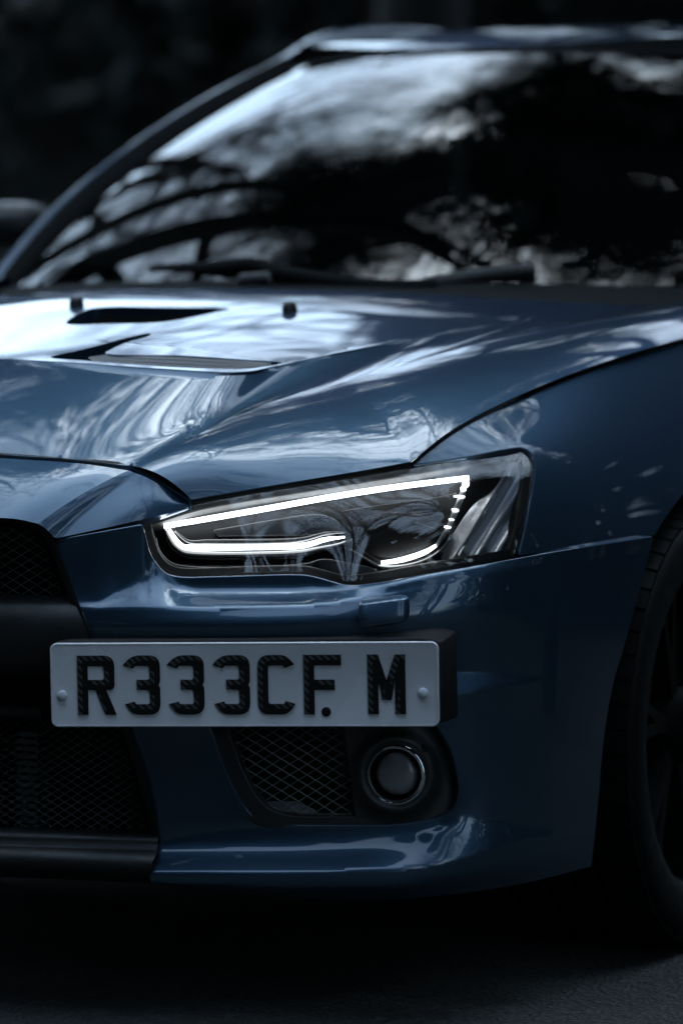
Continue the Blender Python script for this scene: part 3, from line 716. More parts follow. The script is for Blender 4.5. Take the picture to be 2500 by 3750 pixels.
# ---- fog lamp recess
def fog():
    fo = outline([(730,2580),(765,2700),(810,2825),(852,2918),(897,2985),(945,3018),(1020,3034),(1300,3040),(1485,3034),(1608,3010),(1672,2972),(1694,2905),(1684,2805),(1650,2712),(1588,2628),(1500,2580),(1100,2570)], 10)
    fi = outline([(835,2660),(862,2760),(898,2850),(945,2930),(1000,2975),(1060,2992),(1220,2996),(1305,2996,1),(1285,2850),(1262,2660,1),(1240,2600),(860,2600)], 10)
    lx, ly = 1448, 2838
    def P3(px, py): 
        px = np.asarray(px, float); py = np.asarray(py, float)
        rr = np.hypot((px-lx)/128., (py-ly)/128.); v = .030+.010*np.clip((px-800)/500, 0, 1)-.010*np.exp(-((rr-1.0)/.25)**2)
        return solveY(px, py, v)
    lam = np.stack([lx+104*np.cos(np.linspace(0, 2*math.pi, 64, endpoint=False)), ly+104*np.sin(np.linspace(0, 2*math.pi, 64, endpoint=False))], 1)
    V, F, N = trim(fo, [fi, lam], P3, 14, hem=.002, depth=.03)
    pair('fog_bezel', V, F, plastic, CAR, normals=N)
    P4 = lambda px, py: solveY(np.asarray(px, float), np.asarray(py, float), np.full(np.shape(px), .055))
    mesh_lattice('intake_mesh', outline([(820,2600),(850,2765),(890,2856),(940,2938),(1000,2985),(1060,3002),(1310,3004,1),(1290,2850),(1270,2600,1)], 10), P4, 40, 39, .62, 2.0)
    # grey duct seen at the bottom behind the mesh
    q = [P(930,2960,.24), P(985,2935,.25), P(1080,2935,.26), P(1150,2965,.25), P(1100,3000,.2), P(960,3000,.2)]
    c = np.mean(q, 0); rows = [np.vstack([q, q[:1]]), np.vstack([q, q[:1]])+np.array([0, .06, -.03])]
    V, F = grid(rows); mb = MB().add(V, F); mb.add(np.vstack([q, c]), [(i, (i+1) % 6, 6) for i in range(6)]); mb.pair('air_duct', mat('duct_grey', (.16, .16, .17), .6), CAR, True)
    MB().box((.62, .30, .36), (.2, .01, .14)).pair('duct_back', void, CAR)
    # lamp: ring, bowl, lens
    cen = solveY(np.array(lx*1.), np.array(ly*1.), np.array(.036)); R = .0395
    nrm = np.array([.26, -.965, .02]); nrm /= np.linalg.norm(nrm); e1 = np.cross([0, 0, 1], nrm)*-1; e1 /= np.linalg.norm(e1); e2 = np.cross(nrm, e1)
    e2 = e2 if e2[2] > 0 else -e2
    def rev(prof, n=72):
        rows = []
        for r, d in prof:
            a = np.linspace(0, 2*math.pi, n+1); rows.append(cen+np.outer(np.cos(a)*r, e1)+np.outer(np.sin(a)*r, e2)+nrm*d)
        return grid(rows)
    for sg in (1, -1):
        def put(name, VF, m, par, sm=True):
            V, F = VF; V = np.asarray(V)
            if sg < 0: V = V*np.array([-1, 1, 1]); F = [f[::-1] for f in F]
            return mk(name, V, F, m, par, sm)
        r = put('fog_lamp', rev([(R*1.04, -.012), (R*1.07, -.002), (R*1.05, .004), (R*.98, .0065), (R*.91, .005), (R*.875, -.004)]), chrome, CAR)
        put('lamp_bowl', rev([(R*.90, -.002), (R*.80, -.012), (R*.72, -.022), (.0005, -.03)]), gloss_black, r)
        put('lamp_lens', rev([(R*.74, -.016), (R*.70, -.010), (R*.55, -.0065), (R*.3, -.0045), (.0005, -.004)]), MATS['fog_glass'], r)
    c2 = solveY(np.array(1553.), np.array(2740.), np.array(.034))
    a = np.linspace(0, 2*math.pi, 20, endpoint=False); ring = c2+np.outer(np.cos(a)*.0062, e1)+np.outer(np.sin(a)*.0048, e2)
    pair('adjuster_hole', ring-np.array([0, .004, 0]), [tuple(range(20))], void, CAR, False)
noise_rough(mat('fog_glass', (.6, .6, .62), .3, 0, .6, .08), 30, .25, .4, col=((.10, .10, .105), (.30, .29, .31)))
fog()

# ---- headlamp washer cover
def washer_cover():
    o = outline([(1326,2210),(1338,2196),(1420,2186),(1490,2180),(1503,2190),(1508,2222),(1504,2262),(1492,2276),(1420,2292),(1350,2298),(1328,2290),(1322,2260)], 5)
    def P3(px, py):
        px = np.asarray(px, float); py = np.asarray(py, float); p = solveY(px, py, BR.val(px, py))
        ex = np.clip(1-((px-1415)/98.)**10, 0, 1)*np.clip(1-np.clip((py-2240+(px-1415)*.12)/60., 0, 1)**8, 0, 1)*np.clip(((py-2240+(px-1415)*.12)+60)/26., 0, 1)
        return p+(.006+.017*np.clip(ex, 0, 1)**.6)[..., None]*np.array([.22, -.97, .1])
    V, F, N = trim(o, [], P3, 5, hem=.001, depth=.012, eps=2.); pair('washer_cover', V, F, paint, CAR, normals=N)
washer_cover()

# ---- windscreen, pillars, roof, cowl
def screen_rows(n=24, m=41):
    s = np.linspace(-1, 1, m); rows = []
    for k in range(n+1):
        t = k/n; b = 4*t*(1-t); hw = .69-.20*t**1.6
        y = (1.22+.30*abs(s)**2.2)*(1-t)+(2.00+.26*abs(s)**2.2)*t-.012*b; z = (.985-.012*s*s)*(1-t)+(1.406-.012*s*s)*t+.024*b+.006*b*(1-s*s)
        rows.append(np.stack([s*hw, y, z], 1))
    return rows, rows[0], rows[-1]
ROWS, WB, WT = screen_rows()
V, F = grid(ROWS); mk('windscreen', V, F, screen_glass, CAR)
mat('trim_matt', (.008, .009, .009), .9, spec=.1)
def roof_pillars():
    # black edge band of the glass and the body-coloured pillar, both sides
    L = np.array([r[-1] for r in ROWS]); band = MB(); pil = MB()
    L = crom(L[::4], 8)
    inn = L+np.array([-.028, -.002, .002]); 
    V, F = grid([inn+np.array([-.022, -.004, -.002]), L+np.array([-.012, -.004, .016]), L+np.array([.004, 0, .026]), L+np.array([.014, .006, .020])]); band.add(V, F)
    Lx = np.vstack([L, L[-1]+np.array([[.008, .22, .064], [.016, .6, .102], [.005, 1.1, .10]])]); Lx = crom(np.vstack([Lx[:-3:8], Lx[-3:]]), 10)
    t = np.linspace(0, 1, len(Lx))[:, None]
    rows = []
    for a, r in ((215, .016), (170, .016), (130, .016), (95, .016), (60, .017), (25, .02), (-10, .03), (-45, .05)):
        a_ = math.radians(a); rows.append(Lx+np.array([.024, .010, .006])+np.array([math.cos(a_)*r, 0, math.sin(a_)*r*.8]))
    V, F = grid(rows[::-1]); pil.add(V, F)
    band.pair('screen_edge_trim', MATS['trim_matt'], CAR, True); pil.pair('roof_pillar', paint, CAR, True)
    tt = MB(); V, F = grid([WT+np.array([0, -.03, -.012]), WT+np.array([0, .0, .003]), WT+np.array([0, .012, .004])]); tt.add(V, F); tt.build('header_seal', MATS['trim_matt'], CAR, True)
    s = np.linspace(-1, 1, 41); rows = []
    for k in range(20):
        y = k/19; Y = WT[:, 1]+.014+(y**1.4)*(3.5-WT[:, 1]); rows.append(np.stack([s*(.49+.05*min(1, y*3)), Y, 1.408+.105*(1-np.exp(-(Y-2.0)/.42))-.06*np.clip(Y-2.9, 0, 1)-.010*s*s*np.clip((Y-2.0)*2, 0, 1)-.012*s*s], 1))
    V, F = grid(rows); mk('roof', V, F, paint, CAR)
roof_pillars()
def cowl():
    s = np.linspace(-1, 1, 41)
    A = np.stack([s*.66, .985+.22*abs(s)**2.2, .970-.045*s*s], 1); B = np.stack([s*.70, 1.14+.30*abs(s)**2.2, .972-.02*s*s], 1); C = np.stack([s*.69, 1.235+.30*abs(s)**2.2, .990-.012*s*s], 1)
    V, F = grid([A, B, C]); mk('cowl', V, F, MATS['trim_matt'], CAR)
    # wipers
    def W(name, spine, blade):
        V, F = tube(crom([P(*p) for p in spine], 8), .015, 8); r = mk(name, V, F, MATS['trim_matt'], CAR)
        V, F = tube(crom([P(*p) for p in blade], 8), .014, 8); mk('wiper_blade', V, F, rubber, r); return r
    W('wiper', [(960,1040,1.22),(985,1000,1.23),(930,975,1.24),(800,985,1.26),(560,1000,1.30)], [(180,1024,1.46),(420,988,1.38),(640,968,1.33),(930,972,1.27)])
    W('wiper', [(1600,1050,1.24),(1480,1058,1.22),(1250,1040,1.21),(1000,1000,1.21)], [(1960,990,1.34),(1760,1012,1.30),(1560,1044,1.25)])
    V, F = tube([P(880,1060,1.2), P(890,1030,1.2), P(985,1022,1.2), P(990,1062,1.2)], .014, 8); mk('wiper_pivot', V, F, plastic, CAR)
    for (x, y) in ((1060,1120),(280,1100)):
        c = hit_plateau(np.array(float(x)), np.array(float(y)+18)); m = MB()
        a = np.linspace(0, 2*math.pi, 17); prof = ((.0001, .014), (.006, .0135), (.0092, .011), (.0108, .005), (.0112, -.003))
        V, F = grid([np.stack([c[0]+np.cos(a)*r, c[1]+np.sin(a)*r*1.3, np.full(17, c[2]+h)], 1) for r, h in prof]); mk('washer_nozzle', V, F, plastic, CAR)
cowl()
def bonnet_seal():
    pth = crom([P(-200,1666,.10), P(0,1671,.112), P(250,1689,.123), P(470,1713,.144), P(560,1745,.155), P(640,1800,.166), P(690,1838,.172)], 10)
    m = MB(); m.add(*tube(pth, .0055, 8)); m.pair('bonnet_seal', rubber, CAR, True)
    MB().box((0, .80, .60), (.40, .42, .09)).build('gap_backing', void, CAR)  # black box added behind the panel gaps to keep them dark
    MB().box((0, .30, .655), (.36, .14, .035)).build('slam_panel', void, CAR)
bonnet_seal()
def cabin():
    m = MB(); m.box((0, 1.62, .86), (.66, .34, .06)); m.build('dashboard', void, CAR)
    m = MB(); m.box((0, 2.9, .62), (.7, 1.25, .02)); m.box((0, 4.1, .9), (.66, .02, .4)); m.build('cabin_floor', void, CAR)
    # side of the body behind the wheel: door skin with waist line and dark side glass
    s = np.linspace(1.30, 4.2, 30); rows = []
    for z, x in ((.18, .80), (.22, .83), (.35, .855), (.6, .87), (.75, .865), (.88, .835), (.95, .80), (.965, .77)):
        rows.append(np.stack([np.full(30, x)-.03*np.clip((s-3.2)/1., 0, 1), s, np.full(30, z)], 1))
    V, F = grid(rows); MB().add(V, F).pair('door', paint, CAR, True)
    rows = [np.stack([np.full(20, .765)-.0*s[:20], np.linspace(1.5, 3.7, 20), np.full(20, .963)], 1), np.stack([np.full(20, .60), np.linspace(2.25, 3.3, 20), np.full(20, 1.40)], 1)]
    V, F = grid(rows); MB().add(V, F).pair('side_window', screen_glass, CAR, True)
    for sg, nm in ((-1, 1), (1, 0)):
        pts = []; c = np.array([sg*.90, 1.86, 1.09]); a = np.linspace(0, 2*math.pi, 25); rows = []
        for k, (w, h, d) in enumerate(((.005, .005, -.075), (.07, .028, -.062), (.10, .042, -.03), (.108, .046, .01), (.10, .042, .03))):
            e = .6; rows.append(np.stack([c[0]+np.sign(np.cos(a))*abs(np.cos(a))**e*w, np.full(25, c[1]+d), c[2]+np.sign(np.sin(a))*abs(np.sin(a))**e*h], 1))
        V, F = grid(rows); r = mk('door_mirror', V, F, plastic, CAR)
        V, F = tube([c+np.array([-sg*.06, .0, -.05]), c+np.array([-sg*.18, .02, -.09])], .025, 8); mk('mirror_stalk', V, F, plastic, r)
        mk('mirror_glass', [(c[0]-.095, c[1]+.028, c[2]-.045), (c[0]+.095, c[1]+.028, c[2]-.045), (c[0]+.095, c[1]+.028, c[2]+.045), (c[0]-.095, c[1]+.028, c[2]+.045)], [(0, 1, 2, 3)], chrome, r, False)
cabin()

# ---- wheels
def wheel(x0, y0, sg):
    a = np.linspace(0, 2*math.pi, 97); c = np.array([x0, y0, .327])
    def rev(prof, n=97):
        aa = np.linspace(0, 2*math.pi, n)
        V, F = grid([np.stack([np.full(n, c[0]+sg*x), c[1]+np.cos(aa)*r, c[2]+np.sin(aa)*r], 1) for x, r in prof]); return V, (F if sg > 0 else [f[::-1] for f in F])
    V, F = rev([(.095, .232), (.106, .240), (.114, .262), (.117, .285), (.1165, .304), (.112, .315), (.106, .3185), (.098, .3205), (.050, .3225), (.047, .319), (.040, .319), (.037, .3268), (.004, .327), (.004, .319), (-.004, .319), (-.004, .327), (-.037, .3268), (-.040, .319), (-.047, .319), (-.050, .3262), (-.088, .3235), (-.100, .318), (-.118, .285), (-.108, .235)])
    r = mk('wheel', V, F, tyre_m, CAR); smooth_angle(r, 40)
    # sipes across the shoulder: thin dark raised cuts are grooves -> build tread blocks instead
    tb = MB(); nB = 56
    for k in range(nB):
        t0, t1 = 2*math.pi*(k+.08)/nB, 2*math.pi*(k+.92)/nB
        for (xa, xb, ra, rb) in ((.052, .109, .3285, .3235), (-.109, -.052, .3235, .3285)):
            sk = .03
            pts = []
            for rr in (0, -.006):
                for t in (t0, t1):
                    pts.append((c[0]+sg*xa, c[1]+math.cos(t)*(ra+rr), c[2]+math.sin(t)*(ra+rr))); pts.append((c[0]+sg*xb, c[1]+math.cos(t+sk)*(rb+rr), c[2]+math.sin(t+sk)*(rb+rr)))
            tb.add(pts, [(0, 1, 3, 2), (4, 6, 7, 5), (0, 2, 6, 4), (1, 5, 7, 3), (0, 4, 5, 1), (2, 3, 7, 6)])
    o = tb.build('tread_blocks', tyre_m, r); o['kind'] = 'stuff'
    V, F = rev([(.095, .236), (.104, .243), (.100, .236), (.088, .229), (.03, .215), (-.09, .225)]); mk('rim', V, F, rim_m, r)
    sp_ = MB(); prof = []
    for k in range(7):
        t = 2*math.pi*k/7+.3
        for off in (-.11, .11):
            A = []; 
            for rr, w, xx in ((.05, .022, .07), (.12, .018, .078), (.19, .015, .088), (.236, .02, .094)):
                tt = t+off*(rr/.236)*1.1; A.append((rr, tt, w, xx))
            rows = []
            for rr, tt, w, xx in A:
                e = np.array([0, -math.sin(tt), math.cos(tt)]); p0 = c+np.array([0, math.cos(tt)*rr, math.sin(tt)*rr])
                rows.append([p0+e*w*.5+np.array([sg*(xx-.03), 0, 0]), p0+e*w*.5+np.array([sg*xx, 0, 0]), p0-e*w*.5+np.array([sg*xx, 0, 0]), p0-e*w*.5+np.array([sg*(xx-.03), 0, 0])])
            sp_.add(*grid(rows))
    o = sp_.build('spokes', rim_m, r)
    V, F = rev([(.02, .001), (.02, .165), (-.005, .165), (-.005, .001)], 49); mk('brake_disc', V, F, alu, r)
    V, F = rev([(.088, .0005), (.088, .03), (.07, .058), (.04, .06)], 33); mk('hub', V, F, rim_m, r)
for sg in (1, -1):
    wheel(sg*.757, .90, sg); wheel(sg*.757, 3.55, sg)
def arches():
    a = np.linspace(-.15, math.pi+.15, 30)
    for y0 in (.90, 3.55):
        rows = [np.stack([np.full(30, x), y0-np.cos(a)*r, .327+np.sin(a)*r], 1) for x, r in ((.845, .375), (.80, .385), (.50, .385), (.49, .05))]
        V, F = grid(rows); pair('arch_liner', V, F, void, CAR)
arches()
def underbody():
    MB().box((0, 2.3, .22), (.62, 2.0, .03)).build('underbody', void, CAR)
    s = np.linspace(-1, 1, 30)
    MB().box((0, 4.3, .62), (.80, .12, .36)).build('rear_body', paint, CAR)
underbody()

# ---- number plate on a side bracket
def plate():
    A = at(187, 2509, Y=-.022); 
    ys = np.linspace(0, .3, 3001); B = at(np.full(3001, 1608.), np.full(3001, 2505.), Y=ys)
    k = np.argmin(abs(np.linalg.norm((B-A)[:, :2], axis=1)-.52)); Bp = B[k]
    C = (A+Bp)/2; ex = (Bp-A); roll = 0.0; ex[2] = 0; ex /= np.linalg.norm(ex); ey = np.array([0, 0, 1.]); n = np.cross(ex, ey); n = n if n[1] < 0 else -n
    # tiny tilt as mounted
    ex = ex+ey*(((A[2]-Bp[2])*-1)/.52); ex /= np.linalg.norm(ex); ey = np.cross(n*-1, ex)*1.0; ey = ey if ey[2] > 0 else -ey
    hh = .0563
    def L(u, v, d=0.): return C+np.multiply.outer(np.asarray(u, float), ex)+np.multiply.outer(np.asarray(v, float), ey)+np.multiply.outer(np.asarray(d, float), n)
    def rrect(w, h, r, k=8):
        pts = []
        for cx, cy, a0 in ((w-r, h-r, 0), (-w+r, h-r, 90), (-w+r, -h+r, 180), (w-r, -h+r, 270)):
            for i in range(k+1):
                a = math.radians(a0+90*i/k); pts.append((cx+r*math.cos(a), cy+r*math.sin(a)))
        return np.array(pts)
    Mx = Matrix(((ex[0], ey[0], n[0], C[0]), (ex[1], ey[1], n[1], C[1]), (ex[2], ey[2], n[2], C[2]), (0, 0, 0, 1)))
    def lmk(name, V, F, m, parent, **k):
        o = mk(name, V, F, m, parent, **k); o.matrix_world = Mx if parent is CAR else o.matrix_world
        return o
    # plate body in its own frame: x along, y up, z out
    rings = []
    for w, h, z in ((.2600, hh, 0), (.2600, hh, .003), (.2594, hh-.0006, .0038), (.2582, hh-.0018, .0042), (.2572, hh-.0028, .0036), (.2566, hh-.0034, .0034)):
        q = rrect(w, h, .010-.26+w); rings.append(np.c_[q, np.full(len(q), z)])
    m = len(rings[0]); V = np.vstack(rings); F = []
    for i in range(len(rings)-1):
        for j in range(m): F.append((i*m+j, i*m+(j+1) % m, (i+1)*m+(j+1) % m, (i+1)*m+j))
    F.append(tuple((len(rings)-1)*m+j for j in range(m))); F.append(tuple(range(m))[::-1])
    pl = mk('number_plate', V, F, white_plate, CAR); pl.matrix_world = Mx; smooth_angle(pl, 40)
    pl['label'] = 'white number plate reading R333CF M in black carbon-look raised letters'
    def child(name, V, F, m, **k):
        o = mk(name, V, F, m, None, **k); o.parent = pl; return o
    G = {
     'R': [[(0,0),(0,79),(50,79,15),(50,33,15),(38.5,33),(52,0),(37,0),(24.5,33),(14,33),(14,0)], [(14,65),(36,65,4),(36,46.5,4),(14,46.5)]],
     '3': [[(0,66),(12,79,11),(50,79,15),(50,43,6),(47.5,39.5),(50,36,6),(50,0,15),(12,0,11),(2,14),(15,17.5),(17,14),(36,14,4),(36,33,4),(18.5,33),(18.5,46.5),(36,46.5,4),(36,65,4),(17,65),(14,61.5)]],
     'C': [[(49,66),(39,79,10),(0,79,16),(0,0,16),(41,0,11),(50,14),(37,18),(35,14),(14,14,4),(14,65,4),(34,65),(36.5,61.5)]],
     'F': [[(0,0),(0,79),(50,79),(50,65),(14,65),(14,46),(41,46),(41,32.5),(14,32.5),(14,0)]],
     'M': [[(0,0),(0,79),(14,79),(25,45),(36,79),(50,79),(50,0),(36,0),(36,47),(31.5,19),(19,19),(14,47),(14,0)]]}
    def rp(pts):
        out = []; k = len(pts)
        for i, p in enumerate(pts):
            if len(p) == 2: out.append(p); continue
            c = np.array(p[:2], float); a = np.array(pts[i-1][:2], float)-c; b = np.array(pts[(i+1) % k][:2], float)-c
            la, lb = np.linalg.norm(a), np.linalg.norm(b); r = min(p[2], la*.6, lb*.6); a /= la; b /= lb
            for t in np.linspace(0, 1, 7): out.append(tuple((1-t)**2*(c+a*r)+2*t*(1-t)*c+t*t*(c+b*r)))
        return np.array(out)/1000
    def glyph(ch, x0):
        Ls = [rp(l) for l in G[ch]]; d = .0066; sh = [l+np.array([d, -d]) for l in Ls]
        pts = []; ed = []
        for l in Ls+sh:
            s = len(pts); pts += [Vector(p) for p in l*1000]; ed += [(s+i, s+(i+1) % len(l)) for i in range(len(l))]
        v, e, f, *_ = delaunay_2d_cdt(pts, ed, [], 0, 1e-5); v = np.array([tuple(p) for p in v])/1000; tri = [t for t in f]
        c = np.array([v[list(t)].mean(0) for t in tri])
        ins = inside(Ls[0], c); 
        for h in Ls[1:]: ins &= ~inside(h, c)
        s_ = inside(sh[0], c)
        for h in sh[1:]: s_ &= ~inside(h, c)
        V = []; F = []; mi = []
        zt = .0034+.0022
        V = [(p[0]+x0, p[1], zt) for p in v]; 
        for t, a, b in zip(tri, ins, s_):
            if a:
                q = v[list(t)]; ar = sum(q[i][0]*q[(i+1) % len(q)][1]-q[(i+1) % len(q)][0]*q[i][1] for i in range(len(q)))
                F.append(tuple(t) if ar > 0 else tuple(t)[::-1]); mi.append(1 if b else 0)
        for l in Ls:
            b0 = len(V); k = len(l); V += [(p[0]+x0, p[1], zt) for p in l]+[(p[0]+x0, p[1], .003) for p in l]
            for i in range(k): F.append((b0+i, b0+(i+1) % k, b0+k+(i+1) % k, b0+k+i)); mi.append(1)
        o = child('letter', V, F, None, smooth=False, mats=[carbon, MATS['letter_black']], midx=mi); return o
    yb0 = -.0395
    def shift(o, dy): o.location = (0, dy, 0)
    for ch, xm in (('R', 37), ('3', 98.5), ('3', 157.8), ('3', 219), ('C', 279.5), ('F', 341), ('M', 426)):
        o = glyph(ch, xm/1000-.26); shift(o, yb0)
    def disc(name, x, y, r, h, m):
        a = np.linspace(0, 2*math.pi, 33); rows = []
        for rr, zz in ((r, .0032), (r, .0032+h*.5), (r*.92, .0032+h*.8), (r*.6, .0032+h), (.0001, .0032+h*1.08)):
            rows.append(np.stack([x+np.cos(a)*rr, y+np.sin(a)*rr, np.full(33, zz)], 1))
        V, F = grid(rows); return child(name, V, F, m)
    disc('screw_cap', -.2442, -.0135, .0067, .0055, screw_m); disc('screw_cap', .2390, -.0115, .0067, .0055, screw_m)
    disc('bolt_cap', .1100, -.0362, .0064, .0022, MATS['letter_black'])
    # bracket behind
    rb = []
    for w, e, t_, d in ((.2585, 0, 0, -.0005), (.2615, .001, .001, -.003), (.2625, .003, .002, -.012), (.2635, .013, .010, -.050), (.262, .015, .010, -.060), (.24, .018, .006, -.075)):
        q = rrect(1, 1, .16, 6); q = q*np.array([w, hh+.0006]); q[q[:, 0] > 0, 0] += e; q[q[:, 1] > 0, 1] += t_*np.clip(q[q[:, 1] > 0, 0]/.26, 0, 1)+.003*(d < -.001); 
        rb.append(np.c_[q, np.full(len(q), d)])
    m = len(rb[0]); V = np.vstack(rb); F = []
    for i in range(len(rb)-1):
        for j in range(m): F.append((i*m+j, (i+1)*m+j, (i+1)*m+(j+1) % m, i*m+(j+1) % m))
    F.append(tuple(range(m))); br = mk('plate_bracket', V, F, MATS['bracket_black'], CAR); br.matrix_world = Mx; smooth_angle(br, 35)
mat('letter_black', (.005, .006, .006), .5, 0, 0, .05, .25); noise_rough(mat('bracket_black', (.010, .010, .011), .5, spec=.25), 40, .45, .6, .2, 700)
plate()

# ------------------------------------------------------------------ the wood around: bare trees, hedge; conifers, pines and bank added to block sky
random.seed(7); rng = np.random.default_rng(7)
bark = noise_rough(mat('bark', (.03, .026, .02), .9), 8, .85, 1., .6, 25, col=((.006, .006, .005), (.022, .020, .017)))
needle = mat('needles', (.010, .018, .012), .7); leaf_m = mat('evergreen_leaf', (.007, .014, .012), .6, spec=.25)
def bare_tree_mesh(seed, H=12., r0=.17, spread=.55, levels=5):
    R = random.Random(seed); tr = MB(); br = MB()
    def limb(p, d, L, r, lv):
        n = 7 if lv == 0 else (5 if lv < 3 else 3); pts = [np.array(p)]; dd = np.array(d, float)
        for i in range(n):
            dd = dd+np.array([R.gauss(0, .13), R.gauss(0, .13), R.gauss(.04, .09)])*(1 if lv else .45); dd /= np.linalg.norm(dd); pts.append(pts[-1]+dd*L/n)
        rad = np.linspace(r, r*(.35 if lv else .3), n+1)
        V, F = tube(pts, rad, 9 if lv == 0 else (6 if lv == 1 else (4 if lv == 2 else 3)), False); (tr if lv == 0 else br).add(V, F)
        if lv >= levels: return
        k = (10, 7, 6, 5, 4)[lv]
        for c in range(k):
            t = (.30 if lv == 0 else .2)+(.7 if lv == 0 else .78)*(c+R.random()*.8)/k; t = min(t, .99); i = int(t*n); q = pts[i]+(pts[min(i+1, n)]-pts[i])*(t*n-i)
            az_ = R.random()*6.283; ax = pts[min(i+1, n)]-pts[i]; ax = ax/np.linalg.norm(ax)
            u = np.cross(ax, [.3, .5, .81]); u /= np.linalg.norm(u); w = np.cross(ax, u); ang = R.uniform(.55, 1.15)*spread*1.7
            nd = ax*math.cos(ang)+(u*math.cos(az_)+w*math.sin(az_))*math.sin(ang); nd[2] += .12
            limb(q, nd/np.linalg.norm(nd), L*R.uniform(.38, .62)*(1.05 if lv == 0 else 1)*(1-.35*t), max(.0035, rad[i]*R.uniform(.4, .6)), lv+1)
    limb((0, 0, -.1), (R.gauss(0, .05), R.gauss(0, .05), 1), H*.85, r0, 0); return tr, br
def conifer_mesh(seed, H=14., R0=3.0):
    R = np.random.default_rng(seed); n = 5200; z = H*(.03+.97*R.random(n)**1.25); a = R.random(n)*2*math.pi; rad = R0*(1-z/H)**.8*(.25+.75*R.random(n)**.5)+.1
    c = np.stack([np.cos(a)*rad, np.sin(a)*rad, z-rad*.18], 1); L = .30+.35*R.random(n); d = np.stack([np.cos(a), np.sin(a), -.35+.3*R.random(n)], 1); d /= np.linalg.norm(d, axis=1)[:, None]
    s = np.stack([-np.sin(a), np.cos(a), .6*(R.random(n)-.5)], 1); w = (.10+.12*R.random(n))[:, None]
    V = np.stack([c-d*L[:, None]*.5, c+s*w, c+d*L[:, None], c-s*w], 1).reshape(-1, 3); F = [(4*i, 4*i+1, 4*i+2, 4*i+3) for i in range(n)]
    return V, F
BT = [bare_tree_mesh(s, h, r, sp_) for s, h, r, sp_ in ((3, 12.5, .20, .60), (11, 11., .16, .7), (23, 14., .22, .52))]
BTM = []
for tr, br in BT:
    a = tr.build('trunk', bark, None, True); b = br.build('branches', bark, None, True); BTM.append((a.data, b.data))
    bpy.data.objects.remove(a); bpy.data.objects.remove(b)
def bare_tree(k, x, y, rz, s, label, lean=0.):
    e = empty('bare_tree', label, 'tree', (x, y, 0), 'bare trees around the car'); e.rotation_euler = (0, lean, 0 if lean else rz); e.scale = (s, s, s)
    for nm, d in zip(('trunk', 'branches'), BTM[k]): link(bpy.data.objects.new(nm, d), e)
CM = []
for s in (1, 2):
    V, F = conifer_mesh(s); o = mk('crown', V, F, needle, smooth=False); t = mk('trunk', *tube([(0, 0, -.1), (0, 0, 6), (0, 0, 13.)], [.22, .14, .02], 8), bark); CM.append((t.data, o.data)); bpy.data.objects.remove(o); bpy.data.objects.remove(t)
def conifer(k, x, y, rz, s, label):
    e = empty('sky_block_conifer', label, 'tree', (x, y, 0), 'conifers added to block sky'); e.rotation_euler = (0, 0, rz); e.scale = (s, s, s)
    for nm, d in zip(('trunk', 'crown'), CM[k]): link(bpy.data.objects.new(nm, d), e)
def hedge(name, x0, y0, x1, y1, h, thick, n, label, seed):
    R = np.random.default_rng(seed); t = R.random(n); L = np.array([x1-x0, y1-y0]); ln = np.linalg.norm(L); e = L/ln; nn = np.array([-e[1], e[0]])
    hh = h*(.8+.2*np.sin(t*ln*.9+seed)+.15*np.sin(t*ln*2.3)); z = hh*R.random(n)**.8; off = (R.random(n)-.5)*thick*(1-.3*z/h)
    c = np.c_[x0+e[0]*t*ln+nn[0]*off, y0+e[1]*t*ln+nn[1]*off, z]
    d = R.normal(size=(n, 3)); d /= np.linalg.norm(d, axis=1)[:, None]; s = np.cross(d, R.normal(size=(n, 3))); s /= np.linalg.norm(s, axis=1)[:, None]
    L_ = (.06+.08*R.random(n))[:, None]
    V = np.stack([c-d*L_, c+s*L_*.5, c+d*L_, c-s*L_*.5], 1).reshape(-1, 3); F = [(4*i, 4*i+1, 4*i+2, 4*i+3) for i in range(n)]
    # dense dark core of stems so no daylight shows through
    o = mk(name, V, F, leaf_m, smooth=False); o['label'] = label; o['category'] = 'hedge'
    m = MB(); 
    for k in range(int(ln/.25)):
        p = np.array([x0, y0])+e*k*.25+nn*R.normal()*thick*.12
        m.add(*tube([(p[0], p[1], -.05), (p[0]+R.normal()*.2, p[1]+R.normal()*.2, h*.45), (p[0]+R.normal()*.4, p[1]+R.normal()*.4, h*.85)], [.03, .02, .008], 4, False))
    m.build('stems', bark, o, True)
    return o
hedge('hedge', -14, 9.3, 8, 13.3, 3.3, 2.4, 40000, 'dense dark evergreen hedge behind the car roof', 5)
def bank():
    n, k = 120, 14; R = np.random.default_rng(3); xs = np.linspace(-40, 40, n); rows = []
    prof = [(-2.2, -.1), (-1.4, .5), (-.8, 1.2), (-.3, 1.9), (.2, 2.6), (.8, 2.85), (1.6, 2.7), (2.6, 1.6), (4., .4), (5., -.1)]
    for d, h in prof:
        x = xs; y = 11.2+(x+3)*.18+d+.15*np.sin(x*1.3+d)+R.normal(0, .06, n); rows.append(np.stack([x, y, h*(1+.10*np.sin(x*.7+1)+.05*np.sin(x*2.1))+R.normal(0, .04, n)*(h > 0)], 1))
    V, F = grid(rows); o = mk('sky_block_bank', V, F, MATS['forest_floor']); o['kind'] = 'structure'  # bank added so no sky shows through the hedge
bank()
